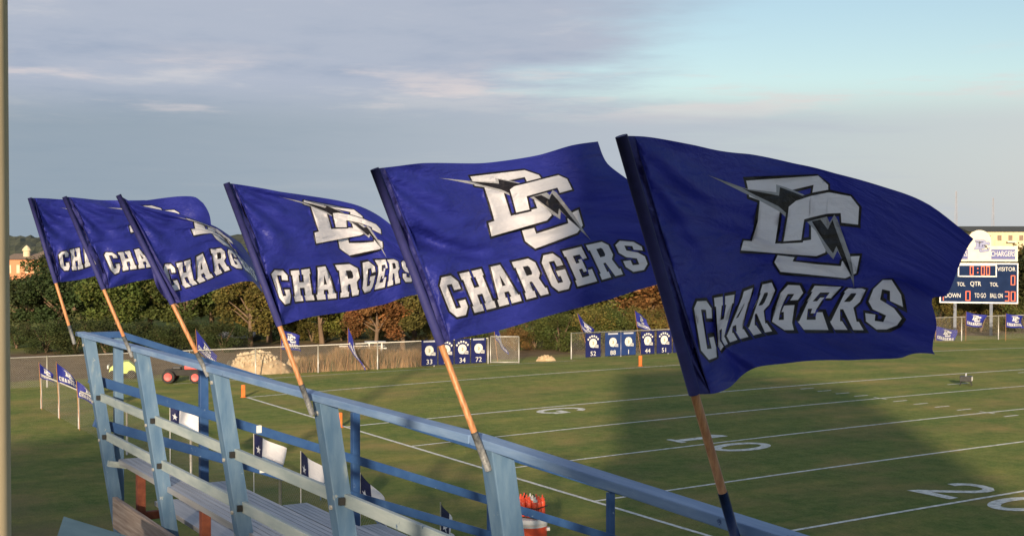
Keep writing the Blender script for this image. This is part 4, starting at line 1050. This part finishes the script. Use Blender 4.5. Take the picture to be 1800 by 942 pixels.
PROTO = {'round': [tree_proto(s, 'round') for s in (1, 2, 3, 4)], 'tall': [tree_proto(s, 'tall') for s in (11, 12, 13)], 'bush': [tree_proto(s, 'bush') for s in (21, 22, 23)]}
def tree(name, label, x, y, h, kind, colr, group=None, wide=1.0, z=0.0, cat='tree'):
    tm, cm = rnd.choice(PROTO[kind]); t = thing(name, label, cat, (x, y, z), rnd.random() * 6.28, group)
    t.scale = (h * wide, h * wide, h)
    a = link('trunk' if kind != 'bush' else 'stems', tm, t); b = link('crown' if kind != 'bush' else 'foliage', cm, t); b.color = (*colr, 1)
    return t
DK, OL, GN, BR, RD, YG = (.050, .062, .022), (.135, .110, .032), (.085, .098, .028), (.17, .10, .038), (.21, .088, .042), (.16, .14, .04)
GB = 'trees beyond the end zone'
spec = [  # px of trunk, depth, height, kind, colour, wide, wording
 (45, 82, 3.9, 'round', DK, 1.5, 'dark green tree at the far left below the brick building'),
 (97, 80, 4.3, 'round', DK, 1.4, 'dark green tree below the leftmost flag pole'),
 (150, 84, 5.3, 'round', DK, 1.25, 'dark green tree below the second flag from the left'),
 (205, 79, 4.7, 'round', GN, 1.2, 'dark tree above the far corner of the bleacher railing'),
 (262, 85, 5.0, 'round', DK, 1.25, 'dark tree between the second and third flag poles'),
 (318, 80, 4.7, 'round', GN, 1.2, 'green tree behind the third flag pole'),
 (372, 86, 5.2, 'round', GN, 1.2, 'green tree right of the third flag pole'),
 (440, 72, 4.1, 'round', OL, 1.2, 'olive tree with a bare trunk above the rubble pile'),
 (473, 76, 4.3, 'tall', OL, 1.3, 'slender olive tree just right of the rubble pile trunk'),
 (522, 83, 4.6, 'round', GN, 1.2, 'green tree behind the fourth flag pole'),
 (566, 75, 3.9, 'round', OL, 1.3, 'olive tree right of the fourth flag pole'),
 (622, 80, 3.5, 'round', BR, 1.25, 'brown leaved tree left of the russet tree'),
 (660, 70, 3.2, 'round', RD, 1.35, 'russet autumn tree behind the white picnic table'),
 (708, 71, 3.7, 'tall', OL, 1.35, 'olive tree with a double trunk left of the banner numbered 33'),
 (728, 76, 4.0, 'tall', BR, 1.3, 'brown tree behind the first helmet banner'),
 (790, 82, 4.6, 'round', GN, 1.2, 'green tree behind the banner numbered 34'),
 (850, 86, 4.6, 'round', DK, 1.2, 'dark tree behind the open gate'),
 (905, 80, 4.2, 'round', BR, 1.2, 'brown green tree beyond the gap in the fence'),
 (965, 78, 4.4, 'round', GN, 1.35, 'leafy green tree beyond the gap, under the sunlit flag'),
 (1025, 82, 4.8, 'round', YG, 1.3, 'yellow green tree above the banner numbered 52'),
 (1085, 80, 4.9, 'round', YG, 1.3, 'yellow green tree above the banners numbered 88 and 1'),
 (1140, 78, 4.9, 'tall', BR, 1.5, 'brown tree with visible branches beside the large shaded flag'),
 (1200, 86, 5.1, 'round', OL, 1.2, 'olive tree mostly behind the hoist of the large flag'),
 (1290, 90, 4.8, 'round', GN, 1.2, 'green tree hidden low behind the large flag'),
 (1630, 96, 4.2, 'round', OL, 1.3, 'olive tree left of the scoreboard posts'),
 (1680, 98, 5.0, 'round', BR, 1.3, 'brown tree behind the left scoreboard post'),
 (1718, 95, 4.9, 'round', OL, 1.3, 'olive tree between the scoreboard posts'),
 (1755, 99, 5.2, 'round', BR, 1.3, 'brown tree behind the right scoreboard post'),
 (1797, 93, 6.0, 'round', DK, 1.2, 'dark green tree at the right edge beside the scoreboard'),
 (1835, 96, 5.9, 'round', OL, 1.2, 'olive tree at the extreme right edge'),
]
for px, z, h, kind, c, wd, lab in spec:
    q = at(px, 471, z); j = [1 + rnd.uniform(-.12, .12) for _ in range(3)]
    tree('tree', lab, q.x, q.y, h, kind, [a * b for a, b in zip(c, j)], GB, wd)
# second rank behind
LM = ('below the leftmost flag', 'left of the second flag pole', 'right of the second flag pole', 'below the third flag', 'right of the third flag pole', 'above the dark shed', 'above the large rubble pile', 'left of the fourth flag pole', 'right of the fourth flag pole', 'left of the russet tree', 'above the russet tree', 'right of the russet tree', 'left of the fifth flag pole', 'right of the fifth flag pole', 'above the open gate', 'above the gap in the fence', 'left of the banner fence', 'above the first banner of the right fence', 'left of the large shaded flag', 'behind the hoist of the large shaded flag')
for i, lm in enumerate(LM):
    px = 128 + 61 * i
    q = at(px + rnd.uniform(-14, 14), 471, 112 + rnd.uniform(-8, 10)); c = rnd.choice((DK, DK, GN, OL))
    tree('background_tree', 'background tree of the second rank ' + lm, q.x, q.y, 5.3 + rnd.uniform(-.5, .7), 'round', c, 'second rank of trees behind the end zone', 1.6)
for i, lm in enumerate(('hidden by the tip of the large flag', 'behind the left end of the scoreboard', 'behind the clock of the scoreboard', 'behind the right end of the scoreboard', 'at the right edge beyond the scoreboard', 'just outside the right edge')):
    q = at(1600 + 46 * i, 471, 122 + rnd.uniform(-6, 8)); c = rnd.choice((OL, BR, GN))
    tree('background_tree', 'background tree of the second rank ' + lm, q.x, q.y, 4.6 + rnd.uniform(-.4, .5), 'round', c, 'second rank of trees behind the scoreboard', 1.6)
# dark undergrowth below the trees
for i, lm in enumerate(('at the far left', 'below the leftmost flag pole', 'left of the far railing corner', 'above the far railing corner', 'behind the yellow green cart', 'left of the red wheeled tractor', 'behind the red wheeled tractor', 'left of the dark shed', 'right of the dark shed', 'behind the smaller rock pile', 'left of the picnic table', 'behind the picnic table', 'right of the picnic table', 'left of the first banner')):
    q = at(28 + 52 * i, 471, (69 if i < 8 else 78) + rnd.uniform(-2, 3))
    tree('low_shrub', 'dark low shrub below the trees ' + lm, q.x, q.y, 1.75 + rnd.uniform(-.25, .3), 'bush', DK if i < 10 else OL, 'undergrowth below the trees', 1.5, 0, 'shrub')
# shrubs at the gap and along the right fence
for px, z, h, c, lab in ((905, 70, 1.5, BR, 'brown shrub at the gap beside the gate'), (940, 71, 2.0, GN, 'green shrub in the gap in the fence'), (985, 70, 2.2, GN, 'tall green shrub left of the banner fence post'), (1030, 71, 2.4, YG, 'yellow green shrub behind the banner numbered 52'), (1075, 72, 2.5, GN, 'green shrub behind the bright blue second banner of the right fence'), (1125, 73, 2.4, OL, 'olive shrub behind the fourth banner of the right fence'), (1175, 74, 2.4, BR, 'brown shrub behind the banner numbered 36'),
                         (1650, 84, 2.4, OL, 'olive shrub left of the scoreboard posts'), (1690, 86, 2.3, BR, 'brown shrub between fence and scoreboard'), (1725, 85, 2.2, OL, 'olive shrub under the middle of the scoreboard'), (1765, 87, 2.5, BR, 'brown shrub under the right end of the scoreboard'), (1805, 85, 2.6, GN, 'green shrub at the right edge behind the fence'), (770, 74, 1.7, OL, 'olive shrub behind the banner crossed by the flag pole'), (820, 74, 1.9, GN, 'green shrub behind the banner next to the open gate')):
    q = at(px, 471, z); tree('shrub', lab, q.x, q.y, h, 'bush', c, 'shrubs behind the fence', 1.15, 0, 'shrub')
# tall trees behind the eye: their shade lies over the near grass
for i, (x, y, h) in enumerate(((39, -34, 10.4), (43, -36, 11.3), (47, -33, 10.7), (51, -36, 11.5), (55, -33, 10.8), (59, -35, 11.4), (63, -33, 10.7), (67, -36, 11.4), (71, -33, 10.7), (76, -35, 11.2))):
    tree('tree', ('tall tree behind the bleachers, ' + ('nearest the far end', 'second from the far end', 'third from the far end', 'fourth from the far end', 'fifth from the far end', 'fifth from the press box end', 'fourth from the press box end', 'third from the press box end', 'second from the press box end', 'last beyond the press box')[i]), x, y, h, 'round', GN, 'tall trees behind the bleachers', 1.3)

# ------------------------------------------------------------------ clutter beyond the end zone
M_stone = mat('limestone', (.44, .33, .20), (.62, .50, .34), 6, .9, .5)
def rubble(px, py, wpx, hpx, n, label, seed):
    g_ = ground_at(px, py); z = (g_ - CAM).dot(FW); wm, hm = wpx * z / FOCAL, hpx * z / FOCAL
    r = random.Random(seed); t = thing('rubble_pile', label, 'rubble', tuple(g_)); ang = YAW - math.pi / 2
    t.rotation_euler = (0, 0, ang)
    me = []
    for k in range(5):
        bm = bmesh.new(); bmesh.ops.create_icosphere(bm, subdivisions=1, radius=1)
        for v in bm.verts: v.co *= .72 + .5 * r.random()
        m_ = bpy.data.meshes.new('stone'); bm.to_mesh(m_); bm.free(); m_.materials.append(M_stone); me.append(m_)
    bm = bmesh.new(); bmesh.ops.create_grid(bm, x_segments=16, y_segments=12, size=1)
    for v in bm.verts:
        q = max(0, 1 - (v.co.x ** 2 + v.co.y ** 2)); v.co = Vector((v.co.x * wm * .52, v.co.y * wm * .35, hm * .72 * q ** .8 + (.08 * noise.noise(v.co * 5) if q > 0 else -.03)))
    m_ = bpy.data.meshes.new('earth'); bm.to_mesh(m_); bm.free(); m_.materials.append(mat('tan_earth', (.36, .25, .14), (.52, .38, .23), 4, .95, .5)); link('earth', m_, t)
    for k in range(n):
        x = r.gauss(0, .36); x = max(-.95, min(.95, x)); y = r.uniform(-.9, .25) * math.sqrt(1 - x * x)
        q = max(0, 1 - x * x - y * y); s = wm * r.uniform(.014, .042)
        o = link('stone', r.choice(me), t); o.location = (x * wm * .5, y * wm * .33, hm * .76 * q ** .8 + s * .35); o.scale = (s * 1.3, s, s * .8); o.rotation_euler = (r.random() * 6, r.random() * 6, r.random() * 6)
rubble(452, 654, 118, 44, 110, 'large pile of tan limestone rubble behind the end zone fence', 3)
rubble(522, 648, 46, 30, 22, 'smaller pile of pale rocks right of the large rubble pile', 4)
rubble(960, 634, 36, 13, 14, 'low heap of tan rock in the gap of the fence', 5)

def brush():
    """tall dry grass along the fence: uncountable stalks in one mesh"""
    r = random.Random(9); vs, fs, cols = [], [], []
    for i in range(15000):
        py_ = 645 + r.uniform(-4, 7); px_ = r.choice((r.uniform(530, 740), r.uniform(590, 665), r.uniform(520, 740)))
        k = (px_ - 900) / FOCAL; z = (CAM.x - X_BK + r.uniform(.25, 3.2)) / (.8617 - .507 * k); b = CAM + FW * z + RT * (k * z); b.z = 0
        tall = 1.0 if 590 < px_ < 665 else .75
        h = r.uniform(.35, 1.0) * tall; a = r.random() * 6.28; d = Vector((math.cos(a), math.sin(a), 0)); w = .022; ln = Vector((r.gauss(0, .18), r.gauss(0, .18), 0)); n = len(vs)
        vs += [b - d * w, b + d * w, b + Vector((0, 0, h)) + ln * h]; fs.append((n, n + 1, n + 2))
        c = r.random(); q = (.27 + .16 * c, .16 + .11 * c, .075 + .06 * c, 1)
        if r.random() < .2: q = (.12, .12, .05, 1)
        cols += [q] * 3
    me = bpy.data.meshes.new('dry_grass'); me.from_pydata([tuple(v) for v in vs], [], fs)
    ca = me.color_attributes.new('tint', 'FLOAT_COLOR', 'POINT'); ca.data.foreach_set('color', [x for c in cols for x in c]); me.materials.append(M_LEAF)
    o = link('dry_grass', me); o['kind'] = 'stuff'; tag(o, 'tall tan dry grass growing behind the end zone fence', 'grass')
brush()

q = at(645, 640, 63); q.z = 0
pt = thing('picnic_table', 'white metal picnic table in the dry grass behind the end zone fence', 'table', tuple(q), YAW - math.pi / 2 + .15)
M_wtab = mat('white_bench_paint', (.62, .60, .55), (.74, .72, .66), 5, .6)
MB().box(-.1, .9, -.35, .35, .95, 1.0).build('table_top', M_wtab, pt)
for s in (-.75, .75): MB().box(-1.3, .9, s - .13, s + .13, .72, .76).build('bench', M_wtab, pt)
for x in (-1.1, .1, .7):
    for s in (-.6, .6): MB().bar((x, s, 0), (x, s * .4, .95 if x > 0 else .72), .06, .06, up=(1, 0, 0)).build('leg', M_wtab, pt)

q = ground_at(322, 673)
tr_ = thing('tractor', 'small dark tractor with red wheels parked behind the end zone', 'tractor', tuple(q), YAW - math.pi / 2)
M_tyre = mat('tyre_rubber', (.02, .02, .02), (.035, .033, .03), 9, .9)
M_tred = mat('red_wheel_paint', (.55, .06, .06), (.68, .10, .09), 6, .5)
MB().box(-.75, .75, -.05, .35, .30, .55).build('chassis', M_tyre, tr_, bevel=.04)
MB().box(.05, .62, -.06, .34, .552, .72).build('hood', M_tred, tr_, bevel=.05)
MB().box(-.45, -.1, -.02, .3, .552, .66).build('seat', M_black, tr_, bevel=.04)
MB().tube([(-.02, .15, .55), (-.08, .15, .85)], .02, 8).build('steering_column', M_black, tr_)
for x, r_ in ((-.55, .27), (.55, .25)):
    for y in (-.2, .5):
        w_ = MB(); prof = [(r_ * .6, -.09), (r_ * .95, -.08), (r_, -.04), (r_, .04), (r_ * .95, .08), (r_ * .6, .09)]
        w_.lathe(prof, 22); w_.v = [(x + a, y + c, r_ + b) for a, b, c in w_.v]
        wh = w_.build('wheel', M_tyre, tr_)
        h_ = MB(); h_.lathe([(r_ * .62, -.098), (r_ * .55, -.112), (r_ * .1, -.10), (r_ * .1, .10), (r_ * .55, .112), (r_ * .62, .098)], 18); h_.v = [(x + a, y + c, r_ + b) for a, b, c in h_.v]
        h_.build('rim', M_tred, wh)
q = ground_at(216, 664)
ca_ = thing('utility_cart', 'yellow green utility cart behind the end zone, seen through the railing', 'cart', tuple(q), YAW - math.pi / 2 + .2)
M_yg = mat('yellow_green_paint', (.36, .48, .07), (.46, .56, .10), 5, .45)
MB().add([(-.55, -.35, .22), (.55, -.35, .22), (.55, .35, .22), (-.55, .35, .22), (-.5, -.33, .45), (.52, -.33, .5), (.52, .33, .5), (-.5, .33, .45), (-.2, -.28, .72), (.25, -.28, .74), (.25, .28, .74), (-.2, .28, .72)],
         [(0, 3, 2, 1), (0, 1, 5, 4), (1, 2, 6, 5), (2, 3, 7, 6), (3, 0, 4, 7), (4, 5, 9, 8), (5, 6, 10, 9), (6, 7, 11, 10), (7, 4, 8, 11), (8, 9, 10, 11)]).build('body', M_yg, ca_)
for x in (-.38, .38):
    for y in (-.36, .36): MB().lathe([(.16, -.05), (.18, -.03), (.18, .03), (.16, .05)], 16).build('wheel', M_tyre, ca_).matrix_local = Matrix.Translation((x, y, .18)) @ Matrix.Rotation(math.pi / 2, 4, 'X')
MB().box(-.62, -.56, -.25, .25, .42, .56).build('lamp_bar', M_whiteplastic, ca_)

def low_building(name, label, px0, px1, pytop, z, depth, wall, roof, roof_h, gable=False):
    a, b = at(px0, pytop, z), at(px1, pytop, z); c = (a + b) / 2; w = (b - a).length
    t = thing(name, label, 'building', (c.x, c.y, 0), YAW - math.pi / 2)
    hw = c.z - roof_h
    MB().box(-w / 2, w / 2, 0, depth, 0, hw).build('wall', wall, t)
    e = .04 * w
    MB().add([(-w / 2 - e, -.4, hw), (w / 2 + e, -.4, hw), (w / 2 + e, depth + .4, hw), (-w / 2 - e, depth + .4, hw), (-w / 2 + (e if gable else -e), depth / 2, c.z), (w / 2 - (e if gable else -e), depth / 2, c.z)],
             [(0, 3, 2, 1), (0, 1, 5, 4), (1, 2, 5), (2, 3, 4, 5), (3, 0, 4)]).build('roof', roof, t)
    return t, w, hw
M_dkshed = mat('dark_green_cladding', (.018, .024, .02), (.03, .036, .03), 3, .7)
t, w, hw = low_building('dark_shed', 'dark green storage shed under the trees left of the rubble pile', 378, 442, 586, 76, 3, M_dkshed, mat('grey_roof', (.12, .13, .14), (.2, .2, .21), 3, .7), .25)
MB().box(-.5, .5, -.05, -.004, 0, hw * .85).build('door', M_black, t)
M_brick = mat('orange_brick', (.42, .17, .085), (.52, .24, .125), 20, .85)
M_pale = mat('pale_render', (.50, .42, .27), (.60, .51, .35), 2, .8)
M_roofb = mat('brown_shingle', (.17, .12, .085), (.25, .18, .13), 4, .85)
t, w, hw = low_building('brick_building', 'distant orange brick building with a pale cupola above the left trees', 6, 74, 446, 210, 8, M_brick, M_roofb, .9, True)
for i in range(4): MB().box(-w / 2 + w * (.12 + .22 * i), -w / 2 + w * (.20 + .22 * i), -.06, -.005, hw - 2.2, hw - .9).build('window', M_pale, t)
cz = hw + .4
cu = MB().lathe([(.55, 0), (.55, .9), (.75, .95), (.6, 1.3), (.35, 1.6), (.05, 1.85)], 16, (-.1, 2.0, cz)).build('cupola', M_pale, t, smooth=False)
t, w, hw = low_building('pale_house', 'distant pale house with a long brown roof right of the brick building', 70, 135, 438, 240, 7, M_pale, M_roofb, .7, True)
for i in range(4): MB().box(-w / 2 + w * (.1 + .22 * i), -w / 2 + w * (.2 + .22 * i), -.06, -.005, hw - 1.6, hw - .5).build('window', M_black, t)
t, w, hw = low_building('cream_block', 'distant cream apartment block with a dark roof behind the scoreboard', 1708, 1850, 397, 250, 12, M_pale, mat('dark_shingle', (.045, .05, .05), (.07, .075, .07), 4, .85), 1.1)
for i in range(7):
    for j in range(2): MB().box(-w / 2 + w * (.05 + .135 * i), -w / 2 + w * (.10 + .135 * i), -.06, -.005, hw - 1.7 - 2.3 * j, hw - .7 - 2.3 * j).build('window', M_roofb, t)
for i in (0, 3, 6): MB().box(-w / 2 + w * (.02 + .135 * i), -w / 2 + w * (.13 + .135 * i), -.9, -.07, hw - 2.1, hw - 1.85).build('balcony', M_cream, t)
def mast(px, pytop, z, label):
    p = at(px, pytop, z); t = thing('lattice_mast', label, 'mast', (p.x, p.y, 0)); m_ = mat('mast_steel', (.30, .26, .26), (.42, .36, .36), .3, .6); H = p.z; s = 1.6
    for a in range(3):
        q = Vector((math.cos(a * 2.094), math.sin(a * 2.094), 0)) * s
        MB().tube([(q.x, q.y, 0), (q.x * .25, q.y * .25, H)], .075, 5).build('leg', m_, t)
    br = MB(); n = 14
    for i in range(n):
        f0, f1 = i / n, (i + 1) / n
        for a in range(3):
            q0 = Vector((math.cos(a * 2.094), math.sin(a * 2.094), 0)) * s * (1 - .75 * f0); q1 = Vector((math.cos(a * 2.094 + 2.094), math.sin(a * 2.094 + 2.094), 0)) * s * (1 - .75 * f1)
            br.tube([(q0.x, q0.y, H * f0), (q1.x, q1.y, H * f1)], .04, 4)
    br.build('bracing', m_, t)
mast(1681, 336, 900, 'faint lattice mast on the skyline above the tip of the large flag')
mast(1746, 348, 950, 'faint reddish lattice mast rising behind the cream block')

# distant wooded ridge
def ridge():
    m = mat('wooded_ridge', (.022, .034, .014), (.075, .08, .032), .12, .95, 0, detail=9, lo=.4, hi=.6)
    vs, fs = [], []; nx, ny = 620, 14
    for j in range(ny + 1):
        for i in range(nx + 1):
            a = YAW + 1.1 - 2.2 * i / nx; d = 420 + 22 * j
            x, y = CAM.x + d * math.cos(a), CAM.y + d * math.sin(a)
            h = 8.6 * math.sin(math.pi * min(1, j / 9) / 2) + 2.0 * noise.noise((x * .012, y * .012, 0)) + 1.5 * noise.noise((x * .06, y * .06, 3)) + 2.4 * abs(noise.noise((x * .17, y * .17, 7))) + 1.2 * noise.noise((x * .4, y * .4, 11))
            vs.append((x, y, max(-.2, h) if 0 < j else -.2))
    for j in range(ny):
        for i in range(nx): q = j * (nx + 1) + i; fs.append((q, q + nx + 1, q + nx + 2, q + 1))
    me = bpy.data.meshes.new('hills'); me.from_pydata(vs, [], fs); me.materials.append(m); me.update(); o = link('hills', me); o['kind'] = 'structure'
ridge()
